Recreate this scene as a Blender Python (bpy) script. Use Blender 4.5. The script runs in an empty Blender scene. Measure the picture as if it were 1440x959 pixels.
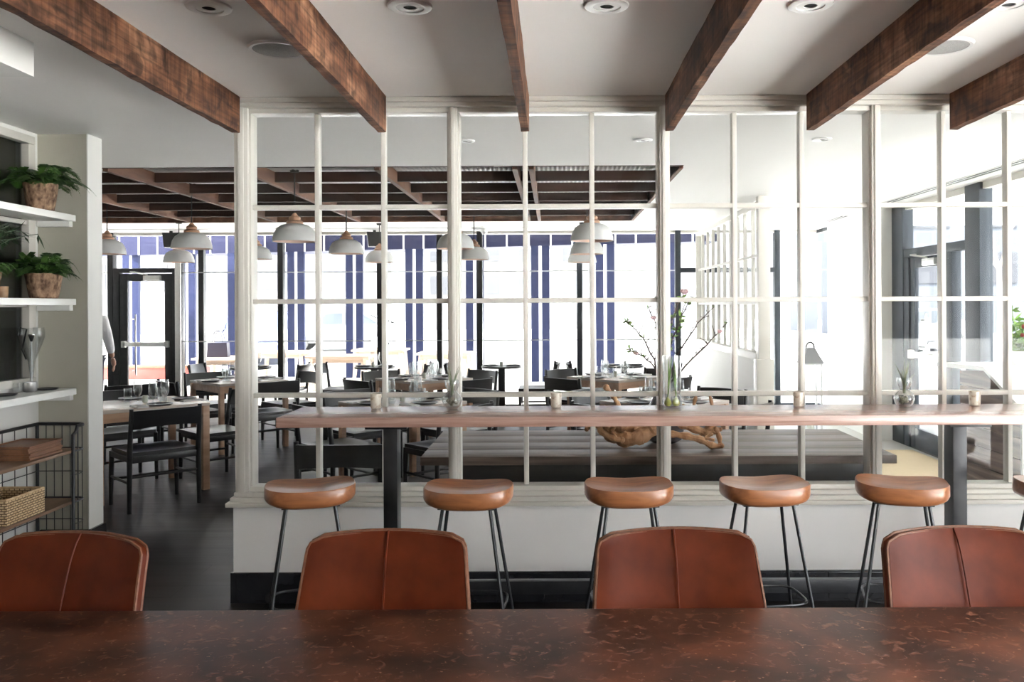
import bpy, bmesh, math, random
from mathutils import Vector, Matrix, Euler
random.seed(7)
SC = bpy.context.scene
COL = SC.collection
R = math.radians
EYE = 1.55

# ------------------------------------------------------------------ camera
cd = bpy.data.cameras.new('camera'); cam = bpy.data.objects.new('camera', cd); COL.objects.link(cam)
cam.location = (0, 0, EYE); cam.rotation_euler = (R(90), R(0.26), 0)
cd.sensor_width = 36; cd.lens = 30; cd.shift_x = -58/1440; cd.shift_y = -49.5/1440
cd.clip_start = .05; cd.clip_end = 400
SC.camera = cam
vs = SC.view_settings
vs.view_transform = 'Standard'; vs.look = 'None'; vs.gamma = 1; vs.use_curve_mapping = False
vs.exposure = 0.95
SC.cycles.use_denoising = True
SC.cycles.max_bounces = 10; SC.cycles.diffuse_bounces = 6; SC.cycles.glossy_bounces = 4
SC.cycles.transparent_max_bounces = 40
SC.cycles.caustics_reflective = False; SC.cycles.caustics_refractive = False
SC.cycles.sample_clamp_indirect = 0; SC.cycles.sample_clamp_direct = 1.1

# ------------------------------------------------------------------ materials
def sock(n, *names):
    for k in names:
        if k in n.inputs: return n.inputs[k]
def mat(name, c, r=.5, m=0, c2=None, scale=(5, 5, 5), detail=5, lo=.35, hi=.65, bump=0, spec=.5, coat=0, emit=None, dist=.0):
    M = bpy.data.materials.new(name); M.use_nodes = True
    nt = M.node_tree; b = nt.nodes['Principled BSDF']
    b.inputs['Base Color'].default_value = (*c, 1); b.inputs['Roughness'].default_value = r
    b.inputs['Metallic'].default_value = m
    s = sock(b, 'Specular IOR Level', 'Specular')
    s.default_value = spec
    if coat: b.inputs['Coat Weight'].default_value = coat; b.inputs['Coat Roughness'].default_value = .15
    if c2 is not None or bump:
        tc = nt.nodes.new('ShaderNodeTexCoord'); mp = nt.nodes.new('ShaderNodeMapping')
        mp.inputs['Scale'].default_value = scale
        nz = nt.nodes.new('ShaderNodeTexNoise'); nz.inputs['Scale'].default_value = 1; nz.inputs['Detail'].default_value = detail
        nz.inputs['Distortion'].default_value = dist
        nt.links.new(tc.outputs['Object'], mp.inputs['Vector']); nt.links.new(mp.outputs['Vector'], nz.inputs['Vector'])
        if c2 is not None:
            cr = nt.nodes.new('ShaderNodeValToRGB')
            cr.color_ramp.elements[0].position = lo; cr.color_ramp.elements[1].position = hi
            cr.color_ramp.elements[0].color = (*c, 1); cr.color_ramp.elements[1].color = (*c2, 1)
            nt.links.new(nz.outputs[0], cr.inputs['Fac']); nt.links.new(cr.outputs['Color'], b.inputs['Base Color'])
        if bump:
            bp = nt.nodes.new('ShaderNodeBump'); bp.inputs['Strength'].default_value = bump; bp.inputs['Distance'].default_value = .01
            nt.links.new(nz.outputs[0], bp.inputs['Height']); nt.links.new(bp.outputs['Normal'], b.inputs['Normal'])
    return M
def srgb(r, g, b):
    f = lambda v: ((v/255+.055)/1.055)**2.4 if v > 10 else v/255/12.92
    return (f(r), f(g), f(b))
def glass(name, tint=(1, 1, 1), base=.03, grow=.8, power=4, rough=.0):
    M = bpy.data.materials.new(name); M.use_nodes = True; nt = M.node_tree; nt.nodes.clear()
    o = nt.nodes.new('ShaderNodeOutputMaterial'); mx = nt.nodes.new('ShaderNodeMixShader')
    t = nt.nodes.new('ShaderNodeBsdfTransparent'); g = nt.nodes.new('ShaderNodeBsdfGlossy')
    t.inputs['Color'].default_value = (*tint, 1); g.inputs['Roughness'].default_value = rough
    lw = nt.nodes.new('ShaderNodeLayerWeight'); lw.inputs['Blend'].default_value = .5
    p = nt.nodes.new('ShaderNodeMath'); p.operation = 'POWER'; p.inputs[1].default_value = power
    q = nt.nodes.new('ShaderNodeMath'); q.operation = 'MULTIPLY_ADD'; q.inputs[1].default_value = grow; q.inputs[2].default_value = base
    nt.links.new(lw.outputs['Facing'], p.inputs[0]); nt.links.new(p.outputs[0], q.inputs[0])
    nt.links.new(q.outputs[0], mx.inputs['Fac']); nt.links.new(t.outputs[0], mx.inputs[1]); nt.links.new(g.outputs[0], mx.inputs[2])
    nt.links.new(mx.outputs[0], o.inputs['Surface'])
    return M

white_wall = mat('painted_white_wall', (.80, .80, .775), .6, c2=(.77, .77, .745), scale=(2, 2, 2))
ceil_paint = mat('ceiling_paint', (.86, .85, .83), .75, c2=(.84, .83, .81), scale=(1.5, 1.5, 1.5))
trim_paint = mat('trim_paint', (.62, .60, .555), .4, c2=(.60, .58, .535), scale=(6, 6, 6))
olive_wall = mat('pale_olive_wall', (.47, .455, .385), .65, c2=(.445, .43, .36), scale=(2, 2, 2))
shelf_paint = mat('shelf_paint', (.82, .82, .80), .35, c2=(.79, .79, .77), scale=(7, 7, 7))
black_steel = mat('black_steel', (.012, .012, .014), .38, .3, c2=(.02, .02, .022), scale=(15, 15, 15))
grey_steel = mat('slate_grey_frame', (.026, .034, .044), .5, .1, spec=.3, c2=(.032, .040, .050), scale=(9, 9, 9))
black_wood = mat('ebonised_wood', (.0085, .0085, .0095), .34, c2=(.016, .015, .016), scale=(4, 30, 30), bump=.03)
def saw_mat(name, dark, mid, light):
    M = bpy.data.materials.new(name); M.use_nodes = True
    nt = M.node_tree; b = nt.nodes['Principled BSDF']; b.inputs['Roughness'].default_value = .85; b.inputs['Specular IOR Level'].default_value = .25
    tc = nt.nodes.new('ShaderNodeTexCoord')
    def noise(sc, det, dist=0):
        mp = nt.nodes.new('ShaderNodeMapping'); mp.inputs['Scale'].default_value = sc
        n = nt.nodes.new('ShaderNodeTexNoise'); n.inputs['Scale'].default_value = 1; n.inputs['Detail'].default_value = det; n.inputs['Distortion'].default_value = dist
        nt.links.new(tc.outputs['Object'], mp.inputs['Vector']); nt.links.new(mp.outputs['Vector'], n.inputs['Vector']); return n
    def mixer(kind, fac, a, c):
        m = nt.nodes.new('ShaderNodeMixRGB'); m.blend_type = kind
        for k, v in enumerate((fac, a, c)):
            if isinstance(v, (int, float)): m.inputs[k].default_value = v
            elif isinstance(v, tuple): m.inputs[k].default_value = (*v, 1)
            else: nt.links.new(v, m.inputs[k])
        return m.outputs[0]
    def ramp(src, stops):
        c = nt.nodes.new('ShaderNodeValToRGB'); e = c.color_ramp.elements
        while len(e) < len(stops): e.new(.5)
        for k, (p, col) in enumerate(stops): e[k].position = p; e[k].color = (*col, 1)
        nt.links.new(src.outputs[0], c.inputs['Fac']); return c.outputs['Color']
    big = ramp(noise((3.5, 2.2, 4.5), 6, .7), [(.30, dark), (.52, mid), (.74, light)])
    fib = ramp(noise((60, 2.5, 60), 4, .4), [(.30, (.35, .35, .35)), (.60, (1.25, 1.25, 1.25))])
    saw = noise((2, 42, 3), 3, .25); sawc = ramp(saw, [(.34, (.45, .42, .40)), (.56, (1.1, 1.1, 1.1))])
    blot = ramp(noise((11, 9, 11), 7, .8), [(.36, (.25, .22, .2)), (.50, (1, 1, 1)), (.80, (1.5, 1.45, 1.4))])
    c = mixer('MULTIPLY', .75, big, fib); c = mixer('MULTIPLY', .65, c, sawc); c = mixer('MULTIPLY', .8, c, blot)
    nt.links.new(c, b.inputs['Base Color'])
    bp = nt.nodes.new('ShaderNodeBump'); bp.inputs['Strength'].default_value = .5; bp.inputs['Distance'].default_value = .006
    nt.links.new(saw.outputs[0], bp.inputs['Height']); nt.links.new(bp.outputs['Normal'], b.inputs['Normal'])
    return M
beam_wood = saw_mat('rough_sawn_beam', (.052, .021, .011), (.135, .058, .030), (.31, .165, .095))
joist_wood = mat('old_dark_joist', (.022, .010, .007), .8, c2=(.050, .020, .012), scale=(1.2, 8, 8), detail=7, bump=.3)
rafter_wood = mat('old_rafter', (.07, .028, .015), .8, c2=(.19, .09, .05), scale=(9, 1.3, 9), detail=7, bump=.3)
seat_wood = mat('honey_oiled_seat', (.17, .058, .020), .34, c2=(.30, .115, .043), scale=(5, 26, 26), detail=5, lo=.3, hi=.7, bump=.02, dist=1.2, coat=.2)
counter_wood = mat('limed_oak_counter', (.27, .155, .12), .22, c2=(.39, .25, .205), scale=(3, 55, 55), detail=6, bump=.015, dist=.6, spec=.8)
dine_wood = mat('pale_oak_table', (.40, .235, .145), .36, c2=(.52, .33, .22), scale=(4, 22, 22), detail=5, bump=.03)
dine_top_sheen = mat('sheen_pale_tabletop', (.50, .42, .36), .27, c2=(.58, .50, .44), scale=(4, 22, 22), detail=5)  # window sheen put into the colour, paler than the oak below
pale_wood = mat('bleached_teak', (.50, .38, .29), .55, c2=(.62, .49, .40), scale=(3, 25, 25))
old_wood = mat('weathered_tabletop', (.045, .030, .024), .42, c2=(.19, .14, .115), scale=(1.6, 17, 15), detail=9, lo=.3, hi=.75, bump=.06, dist=1.2, spec=.35)
apron_wood = mat('blackened_apron', (.010, .009, .009), .5, c2=(.022, .018, .016), scale=(2, 20, 20), bump=.1)
plank_wood = mat('grey_barn_plank', (.085, .055, .042), .6, c2=(.22, .15, .12), scale=(20, 1.2, 24), detail=8, bump=.2, dist=.4)
cart_wood = mat('cart_shelf_wood', (.10, .052, .026), .5, c2=(.19, .105, .055), scale=(20, 2, 20), detail=6, bump=.1)
tray_wood = mat('stained_tray_wood', (.13, .052, .022), .45, c2=(.22, .095, .042), scale=(20, 3, 20))
cup_wood = mat('turned_wood', (.30, .17, .085), .5, c2=(.42, .26, .14), scale=(12, 12, 40))
pendant_wood = mat('turned_oak_cap', (.36, .19, .11), .5, c2=(.50, .30, .19), scale=(10, 10, 50))
plaster = mat('matte_plaster_shade', (.72, .72, .71), .75, c2=(.66, .66, .65), scale=(14, 14, 14), bump=.05)
copper_in = mat('blush_inner_shade', (.74, .52, .42), .5)
leather = mat('cognac_leather', (.070, .0115, .0036), .38, c2=(.110, .020, .0062), scale=(9, 9, 9), detail=4, bump=.06, spec=.12)
piping_m = mat('raw_leather_edge', (.10, .032, .012), .6, c2=(.17, .065, .028), scale=(60, 60, 60))
ceramic_dark = mat('charcoal_ceramic', (.03, .028, .03), .35, c2=(.05, .047, .05), scale=(20, 20, 20))
plate_black = mat('black_stoneware', (.015, .015, .017), .3, c2=(.025, .025, .028), scale=(30, 30, 30))
linen = mat('white_linen', (.80, .80, .80), .85, c2=(.74, .74, .74), scale=(40, 40, 40))
cup_ceramic = mat('celadon_cup', (.62, .64, .58), .45, c2=(.70, .72, .66), scale=(25, 25, 25))
mercury = mat('mottled_mercury_glass', (.66, .62, .54), .32, .15, c2=(.30, .15, .06), scale=(38, 38, 38), detail=6, lo=.52, hi=.75, bump=.05)
vase_lav = mat('grey_glaze', (.055, .05, .055), .22, c2=(.09, .08, .085), scale=(6, 6, 6))
drift = mat('sanded_driftwood', (.30, .14, .06), .6, c2=(.52, .30, .16), scale=(26, 26, 9), detail=7, bump=.35)
fern_g = mat('fern_green', (.014, .045, .009), .5, c2=(.065, .15, .025), scale=(14, 14, 14))
leaf_g = mat('fresh_leaf_green', (.13, .26, .045), .5, c2=(.24, .38, .09), scale=(20, 20, 20))
dark_leaf = mat('deep_leaf_green', (.012, .035, .012), .45, c2=(.03, .065, .02), scale=(20, 20, 20))
bark = mat('bark_pot', (.07, .032, .016), .85, c2=(.42, .27, .17), scale=(34, 34, 20), detail=8, lo=.35, hi=.66, bump=.9)
wicker = mat('pale_wicker', (.42, .27, .14), .7, c2=(.58, .42, .25), scale=(30, 30, 30))
twig = mat('dark_twig', (.035, .02, .017), .7, c2=(.08, .045, .035), scale=(40, 40, 40))
petal = mat('pink_petal', (.72, .42, .46), .6, c2=(.82, .60, .62), scale=(50, 50, 50))
moss = mat('grey_moss', (.20, .19, .14), .9, c2=(.36, .35, .28), scale=(70, 70, 70), bump=.4)
bulb_m = mat('green_bulb', (.34, .38, .06), .5, c2=(.46, .46, .10), scale=(30, 30, 30))
airp = mat('air_plant', (.14, .17, .10), .6, c2=(.24, .27, .18), scale=(30, 30, 30))
steel = mat('brushed_steel', (.55, .55, .56), .28, .95, c2=(.62, .62, .62), scale=(40, 40, 3))
alu = mat('satin_aluminium', (.60, .60, .58), .4, .6, c2=(.66, .66, .64), scale=(30, 30, 30))
soil = mat('potting_soil', (.02, .013, .009), .95, c2=(.04, .028, .02), scale=(60, 60, 60), bump=.5)
tile_black = mat('black_base_tile', (.010, .010, .012), .22, c2=(.018, .018, .021), scale=(5, 5, 5))
plastic_black = mat('black_plastic', (.012, .012, .013), .5, c2=(.018, .018, .019), scale=(20, 20, 20))
plastic_white = mat('white_plastic', (.78, .78, .77), .4, c2=(.74, .74, .73), scale=(20, 20, 20))
lamp_black = mat('lamp_baffle', (.006, .006, .006), .6, c2=(.01, .01, .01), scale=(20, 20, 20))
speaker_grey = mat('speaker_grille', (.40, .40, .39), .7, c2=(.30, .30, .29), scale=(220, 220, 220))
bag_leather = mat('navy_bag_leather', (.022, .020, .038), .45, c2=(.035, .032, .052), scale=(30, 30, 30))
blue_paint = mat('indigo_paint', (.007, .010, .034), .7, spec=.2, c2=(.009, .0125, .040), scale=(3, 3, 3))
blue_soffit = mat('slate_blue_soffit', (.014, .015, .034), .8, spec=.1, c2=(.018, .019, .04), scale=(2, 2, 2))
outline_white = mat('white_metal', (.72, .73, .76), .4, c2=(.68, .69, .72), scale=(5, 5, 5))
concrete = mat('pale_concrete', (.68, .67, .65), .8, c2=(.74, .73, .71), scale=(.6, .6, .6), detail=8)
bounce_tone = mat('warm_grey_bounce_tone', (.34, .30, .27), .7, c2=(.40, .36, .32), scale=(3, 3, 12))  # made-up wall tone, set to steer bounce light in the front room
asphalt = mat('pale_asphalt', (.07, .07, .07), .85, c2=(.10, .10, .095), scale=(.7, .7, .7), detail=8)
glare_floor = mat('pale_entry_glare', (.44, .43, .41), .3, c2=(.50, .49, .465), scale=(3, 3, 3))  # pale colour stands in for window glare on the dark planks
mat_beige = mat('beige_mat', (.62, .50, .33), .9, c2=(.56, .45, .29), scale=(50, 50, 50))
red_paint = mat('red_planter', (.42, .05, .035), .6, c2=(.55, .10, .08), scale=(4, 4, 4))
facade_m = mat('pale_facade', (.048, .047, .048), .8, c2=(.056, .055, .056), scale=(.4, .4, .4))
facade_b = mat('blue_grey_facade', (.036, .041, .050), .8, c2=(.042, .047, .056), scale=(.4, .4, .4))
win_dark = mat('facade_window', (.012, .013, .017), .6, c2=(.016, .017, .021), scale=(1, 1, 1))
car_blue = mat('car_paint_blue', (.022, .030, .075), .35, c2=(.026, .034, .082), scale=(1, 1, 1), coat=.4)
car_white = mat('car_paint_white', (.11, .112, .115), .35, c2=(.12, .12, .122), scale=(1, 1, 1), coat=.4)
car_glass = mat('car_window', (.03, .035, .04), .08, c2=(.04, .045, .05), scale=(1, 1, 1))
rubber = mat('tyre_rubber', (.02, .02, .02), .8, c2=(.03, .03, .03), scale=(10, 10, 10))
tree_bark = mat('grey_bark', (.16, .13, .115), .9, c2=(.24, .20, .18), scale=(8, 8, 2), bump=.4)
skin_m = mat('skin', (.42, .22, .15), .5, c2=(.46, .25, .17), scale=(8, 8, 8))
hair_m = mat('dark_hair', (.02, .013, .01), .6, c2=(.035, .022, .016), scale=(40, 40, 6))
shirt_m = mat('white_cotton', (.74, .74, .76), .8, c2=(.68, .68, .70), scale=(9, 9, 9), bump=.2)
jean_m = mat('dark_trousers', (.022, .025, .055), .8, c2=(.03, .034, .07), scale=(20, 20, 20))
pantry_dark = mat('dark_pantry_wall', (.030, .024, .021), .7, c2=(.04, .032, .028), scale=(3, 3, 3))
pantry_red = mat('oxblood_upholstery', (.14, .028, .016), .45, c2=(.20, .05, .03), scale=(6, 6, 6))
deck_metal = mat('galvanised_deck', (.42, .41, .40), .5, .3, c2=(.55, .54, .53), scale=(3, 3, 3))
clear = glass('clear_pane_glass', (.985, .99, .99), .010, .75, 5)
tinted = glass('smoky_pane_glass', (.62, .64, .64), .05, .8, 4)
goblet = glass('drinking_glass', (.93, .94, .94), .05, .75, 1.8)

def floor_mat():
    M = bpy.data.materials.new('black_stained_planks'); M.use_nodes = True
    nt = M.node_tree; b = nt.nodes['Principled BSDF']; b.inputs['Specular IOR Level'].default_value = .12
    tc = nt.nodes.new('ShaderNodeTexCoord'); br = nt.nodes.new('ShaderNodeTexBrick')
    br.inputs['Scale'].default_value = 1; br.inputs['Brick Width'].default_value = 1.5; br.inputs['Row Height'].default_value = .19
    br.inputs['Mortar Size'].default_value = .0035; br.offset = .37
    br.inputs['Color1'].default_value = (.009, .008, .008, 1); br.inputs['Color2'].default_value = (.020, .017, .016, 1); br.inputs['Mortar'].default_value = (.004, .004, .004, 1)
    nt.links.new(tc.outputs['Object'], br.inputs['Vector'])
    mp = nt.nodes.new('ShaderNodeMapping'); mp.inputs['Scale'].default_value = (2, 18, 1)
    nz = nt.nodes.new('ShaderNodeTexNoise'); nz.inputs['Scale'].default_value = 1; nz.inputs['Detail'].default_value = 8
    nt.links.new(tc.outputs['Object'], mp.inputs['Vector']); nt.links.new(mp.outputs['Vector'], nz.inputs['Vector'])
    mx = nt.nodes.new('ShaderNodeMixRGB'); mx.blend_type = 'MULTIPLY'; mx.inputs['Fac'].default_value = .7
    nt.links.new(br.outputs['Color'], mx.inputs[1])
    cr = nt.nodes.new('ShaderNodeValToRGB'); cr.color_ramp.elements[0].color = (.35, .35, .35, 1); cr.color_ramp.elements[1].color = (1.7, 1.65, 1.6, 1)
    cr.color_ramp.elements[0].position = .3; cr.color_ramp.elements[1].position = .7
    nt.links.new(nz.outputs[0], cr.inputs['Fac']); nt.links.new(cr.outputs['Color'], mx.inputs[2])
    nt.links.new(mx.outputs[0], b.inputs['Base Color'])
    rr = nt.nodes.new('ShaderNodeMapRange'); rr.inputs['To Min'].default_value = .30; rr.inputs['To Max'].default_value = .52
    nt.links.new(nz.outputs[0], rr.inputs['Value']); nt.links.new(rr.outputs[0], b.inputs['Roughness'])
    bp = nt.nodes.new('ShaderNodeBump'); bp.inputs['Strength'].default_value = .25; bp.inputs['Distance'].default_value = .004
    nt.links.new(br.outputs['Fac'], bp.inputs['Height']); bp.invert = True
    nt.links.new(bp.outputs['Normal'], b.inputs['Normal'])
    return M
floor_m = floor_mat()

def rust_table_mat():
    M = bpy.data.materials.new('mottled_copper_brown_top'); M.use_nodes = True
    nt = M.node_tree; b = nt.nodes['Principled BSDF']
    tc = nt.nodes.new('ShaderNodeTexCoord')
    def noise(sc, det, dist=0):
        n = nt.nodes.new('ShaderNodeTexNoise'); n.inputs['Scale'].default_value = sc; n.inputs['Detail'].default_value = det; n.inputs['Distortion'].default_value = dist
        nt.links.new(tc.outputs['Object'], n.inputs['Vector']); return n
    def ramp(src, stops):
        c = nt.nodes.new('ShaderNodeValToRGB'); e = c.color_ramp.elements
        while len(e) < len(stops): e.new(.5)
        for k, (p, col) in enumerate(stops): e[k].position = p; e[k].color = (*col, 1)
        nt.links.new(src.outputs[0], c.inputs['Fac']); return c
    a = ramp(noise(5, 9, .6), [(.3, (.022, .010, .007)), (.5, (.056, .021, .012)), (.72, (.12, .040, .021))])
    f = ramp(noise(32, 8, .8), [(.56, (0, 0, 0)), (.75, (1, 1, 1))])
    g = ramp(noise(75, 4, .3), [(.66, (0, 0, 0)), (.74, (1, 1, 1))])
    m1 = nt.nodes.new('ShaderNodeMixRGB'); m1.inputs[2].default_value = (.19, .08, .048, 1)
    nt.links.new(f.outputs['Color'], m1.inputs['Fac']); nt.links.new(a.outputs['Color'], m1.inputs[1])
    m2 = nt.nodes.new('ShaderNodeMixRGB'); m2.inputs[2].default_value = (.42, .23, .14, 1)
    mm = nt.nodes.new('ShaderNodeMath'); mm.operation = 'MULTIPLY'; mm.inputs[1].default_value = .65
    nt.links.new(g.outputs['Color'], mm.inputs[0])
    nt.links.new(mm.outputs[0], m2.inputs['Fac']); nt.links.new(m1.outputs[0], m2.inputs[1])
    nt.links.new(m2.outputs[0], b.inputs['Base Color'])
    b.inputs['Roughness'].default_value = .42; b.inputs['Specular IOR Level'].default_value = .09
    bp = nt.nodes.new('ShaderNodeBump'); bp.inputs['Strength'].default_value = .15; bp.inputs['Distance'].default_value = .003
    nt.links.new(f.outputs['Color'], bp.inputs['Height']); nt.links.new(bp.outputs['Normal'], b.inputs['Normal'])
    return M
rust_m = rust_table_mat()

def weave_mat():
    M = bpy.data.materials.new('woven_rush'); M.use_nodes = True
    nt = M.node_tree; b = nt.nodes['Principled BSDF']; b.inputs['Roughness'].default_value = .75
    tc = nt.nodes.new('ShaderNodeTexCoord'); sx_ = nt.nodes.new('ShaderNodeSeparateXYZ'); ad = nt.nodes.new('ShaderNodeMath'); mp = nt.nodes.new('ShaderNodeCombineXYZ')
    br = nt.nodes.new('ShaderNodeTexBrick'); br.inputs['Scale'].default_value = 1; br.inputs['Brick Width'].default_value = .030; br.inputs['Row Height'].default_value = .0135
    br.inputs['Mortar Size'].default_value = .0026; br.inputs['Color1'].default_value = (.50, .34, .18, 1); br.inputs['Color2'].default_value = (.62, .46, .27, 1); br.inputs['Mortar'].default_value = (.12, .07, .03, 1)
    nt.links.new(tc.outputs['Object'], sx_.inputs[0]); nt.links.new(sx_.outputs['X'], ad.inputs[0]); nt.links.new(sx_.outputs['Y'], ad.inputs[1]); nt.links.new(ad.outputs[0], mp.inputs['X']); nt.links.new(sx_.outputs['Z'], mp.inputs['Y']); nt.links.new(mp.outputs['Vector'], br.inputs['Vector']); nt.links.new(br.outputs['Color'], b.inputs['Base Color'])
    bp = nt.nodes.new('ShaderNodeBump'); bp.invert = True; bp.inputs['Distance'].default_value = .004
    nt.links.new(br.outputs['Fac'], bp.inputs['Height']); nt.links.new(bp.outputs['Normal'], b.inputs['Normal'])
    return M
weave_m = weave_mat()

# ------------------------------------------------------------------ mesh helpers
class MB:
    def __init__(s): s.bm = bmesh.new()
    def box(s, x0, x1, y0, y1, z0, z1, bev=0, M=None, seg=2):
        c = Vector(((x0+x1)/2, (y0+y1)/2, (z0+z1)/2)); d = (abs(x1-x0), abs(y1-y0), abs(z1-z0))
        mtx = Matrix.Translation(c) @ Matrix.Diagonal((*d, 1))
        if M is not None: mtx = M @ mtx
        b2 = bmesh.new(); bmesh.ops.create_cube(b2, size=1, matrix=mtx)
        if bev: bmesh.ops.bevel(b2, geom=b2.edges[:], offset=bev, segments=seg, profile=.6, affect='EDGES')
        s._merge(b2); return s
    def _merge(s, b2):
        vm = {v: s.bm.verts.new(v.co) for v in b2.verts}
        for f in b2.faces:
            try: s.bm.faces.new([vm[v] for v in f.verts])
            except ValueError: pass
        b2.free()
    def tube(s, pts, r, n=8, cap=True, closed=False):
        pts = [Vector(p) for p in pts]; k = len(pts)
        rs = r if isinstance(r, (list, tuple)) else [r]*k
        rings = []; up = None
        for i, p in enumerate(pts):
            a = pts[(i-1) % k] if (closed or i > 0) else p; b = pts[(i+1) % k] if (closed or i < k-1) else p
            t = (b-a)
            if t.length < 1e-9: t = Vector((0, 0, 1))
            t.normalize()
            if up is None:
                up = Vector((0, 0, 1)) if abs(t.z) < .9 else Vector((1, 0, 0))
            u = (up - t*up.dot(t))
            if u.length < 1e-6: u = t.orthogonal()
            u.normalize(); w = t.cross(u); up = u
            rings.append([s.bm.verts.new(p + (u*math.cos(2*math.pi*j/n) + w*math.sin(2*math.pi*j/n))*rs[i]) for j in range(n)])
        for i in range(k if closed else k-1):
            A = rings[i]; B = rings[(i+1) % k]
            for j in range(n): s.bm.faces.new((A[j], A[(j+1) % n], B[(j+1) % n], B[j]))
        if cap and not closed:
            s.bm.faces.new(rings[0][::-1]); s.bm.faces.new(rings[-1])
        return s
    def lathe(s, prof, n=24, c=(0, 0, 0), closed=False, M=None):
        c = Vector(c); rings = []
        for (r, z) in prof:
            if r < 1e-6: rings.append([s.bm.verts.new(c+Vector((0, 0, z)))])
            else: rings.append([s.bm.verts.new(c+Vector((r*math.cos(2*math.pi*j/n), r*math.sin(2*math.pi*j/n), z))) for j in range(n)])
        prs = list(zip(rings, rings[1:]))
        if closed: prs.append((rings[-1], rings[0]))
        for A, B in prs:
            for j in range(n):
                a, b = A[j % len(A)], A[(j+1) % len(A)]; d, e = B[j % len(B)], B[(j+1) % len(B)]
                f = []
                for v in (a, b, e, d):
                    if v not in f: f.append(v)
                if len(f) >= 3:
                    try: s.bm.faces.new(f)
                    except ValueError: pass
        if M is not None:
            bmesh.ops.transform(s.bm, matrix=M, verts=[v for r_ in rings for v in r_])
        return s
    def prism(s, poly, axis, a, b):
        f = {'x': lambda p, t: (t, p[0], p[1]), 'y': lambda p, t: (p[0], t, p[1]), 'z': lambda p, t: (p[0], p[1], t)}[axis]
        A = [s.bm.verts.new(f(p, a)) for p in poly]; B = [s.bm.verts.new(f(p, b)) for p in poly]
        n = len(poly)
        s.bm.faces.new(A[::-1]); s.bm.faces.new(B)
        for i in range(n): s.bm.faces.new((A[i], A[(i+1) % n], B[(i+1) % n], B[i]))
        return s
    def quad(s, *p):
        s.bm.faces.new([s.bm.verts.new(q) for q in p]); return s
    def ball(s, c, r, sub=2, sc=(1, 1, 1)):
        bmesh.ops.create_icosphere(s.bm, subdivisions=sub, radius=r, matrix=Matrix.Translation(c) @ Matrix.Diagonal((*sc, 1))); return s
    def grid(s, fn, nu, nv):
        V = [[s.bm.verts.new(fn(i/nu, j/nv)) for j in range(nv+1)] for i in range(nu+1)]
        for i in range(nu):
            for j in range(nv): s.bm.faces.new((V[i][j], V[i+1][j], V[i+1][j+1], V[i][j+1]))
        return V
    def build(s, name, m, parent=None, smooth=True, ang=38, loc=None, rot=None):
        bmesh.ops.recalc_face_normals(s.bm, faces=s.bm.faces[:])
        me = bpy.data.meshes.new(name); s.bm.to_mesh(me); s.bm.free()
        me.materials.append(m)
        if smooth:
            me.polygons.foreach_set('use_smooth', [True]*len(me.polygons)); me.set_sharp_from_angle(angle=R(ang))
        o = bpy.data.objects.new(name, me); COL.objects.link(o)
        if parent is not None: o.parent = parent
        if loc is not None: o.location = loc
        if rot is not None: o.rotation_euler = rot
        return o
def struct(o): o['kind'] = 'structure'; return o
def tag(o, label, cat, group=None):
    o['label'] = label; o['category'] = cat
    if group: o['group'] = group
    return o
def thing(name, label, cat, loc=(0, 0, 0), rz=0, group=None):
    o = bpy.data.objects.new(name, None); o.empty_display_size = .1; COL.objects.link(o)
    o.location = loc; o.rotation_euler = (0, 0, rz)
    return tag(o, label, cat, group)
KIDS = {}
def kids(o): return [c for c in bpy.data.objects if c.parent is o]
def dup(o, loc=None, rz=None, label=None, group=None, parent=None):
    c = o.copy(); COL.objects.link(c)
    if parent is not None: c.parent = parent
    if loc is not None: c.location = loc
    if rz is not None: c.rotation_euler = (0, 0, rz)
    if label: c['label'] = label
    if group: c['group'] = group
    for k in kids(o): dup(k, parent=c)
    return c
# ------------------------------------------------------------------ the setting
CEIL = 2.65; YW = 12.6; XR = 3.85; PX = lambda px, Y: (px-778)/1200*Y
struct(MB().box(-7.3, XR+.15, -3.1, YW+.1, -.12, 0).build('floor', floor_m, smooth=False))
struct(MB().box(2.02, XR, 5.2, 11.6, 0, .006).build('floor_entry_glare', glare_floor, smooth=False))  # thin slab carrying the painted floor glare by the entrance
c = MB().box(-7.3, XR+.15, -3.1, 6.7, CEIL, CEIL+.3).box(-7.3, XR+.15, 10.9, YW+.12, CEIL, CEIL+.3).box(1.0, XR+.15, 6.7, 10.9, CEIL, CEIL+.3)
struct(c.build('ceiling', ceil_paint, smooth=False))
# corrugated deck above the timber recess
d = MB(); W = []
n = 1640; x0, x1 = -7.3, 1.0
for i in range(n+1):
    x = x0+(x1-x0)*i/n; z = 2.752+.006*math.sin(x/.040*2*math.pi)
    W.append((d.bm.verts.new((x, 6.7, z)), d.bm.verts.new((x, 10.9, z)), d.bm.verts.new((x, 10.9, z+.02)), d.bm.verts.new((x, 6.7, z+.02))))
for a, b in zip(W, W[1:]):
    d.bm.faces.new((a[0], b[0], b[1], a[1])); d.bm.faces.new((a[3], a[2], b[2], b[3]))
struct(d.build('ceiling_deck', deck_metal))
struct(MB().box(-7.3, 1.03, 6.70, 6.73, 2.648, 2.75).build('trim_1', joist_wood, smooth=False))
struct(MB().box(-7.3, 1.03, 10.87, 10.9, 2.63, 2.80).build('trim_2', rafter_wood, smooth=False))
struct(MB().box(1.0, 1.03, 6.73, 10.87, 2.63, 2.80).build('trim_3', rafter_wood, smooth=False))

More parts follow.
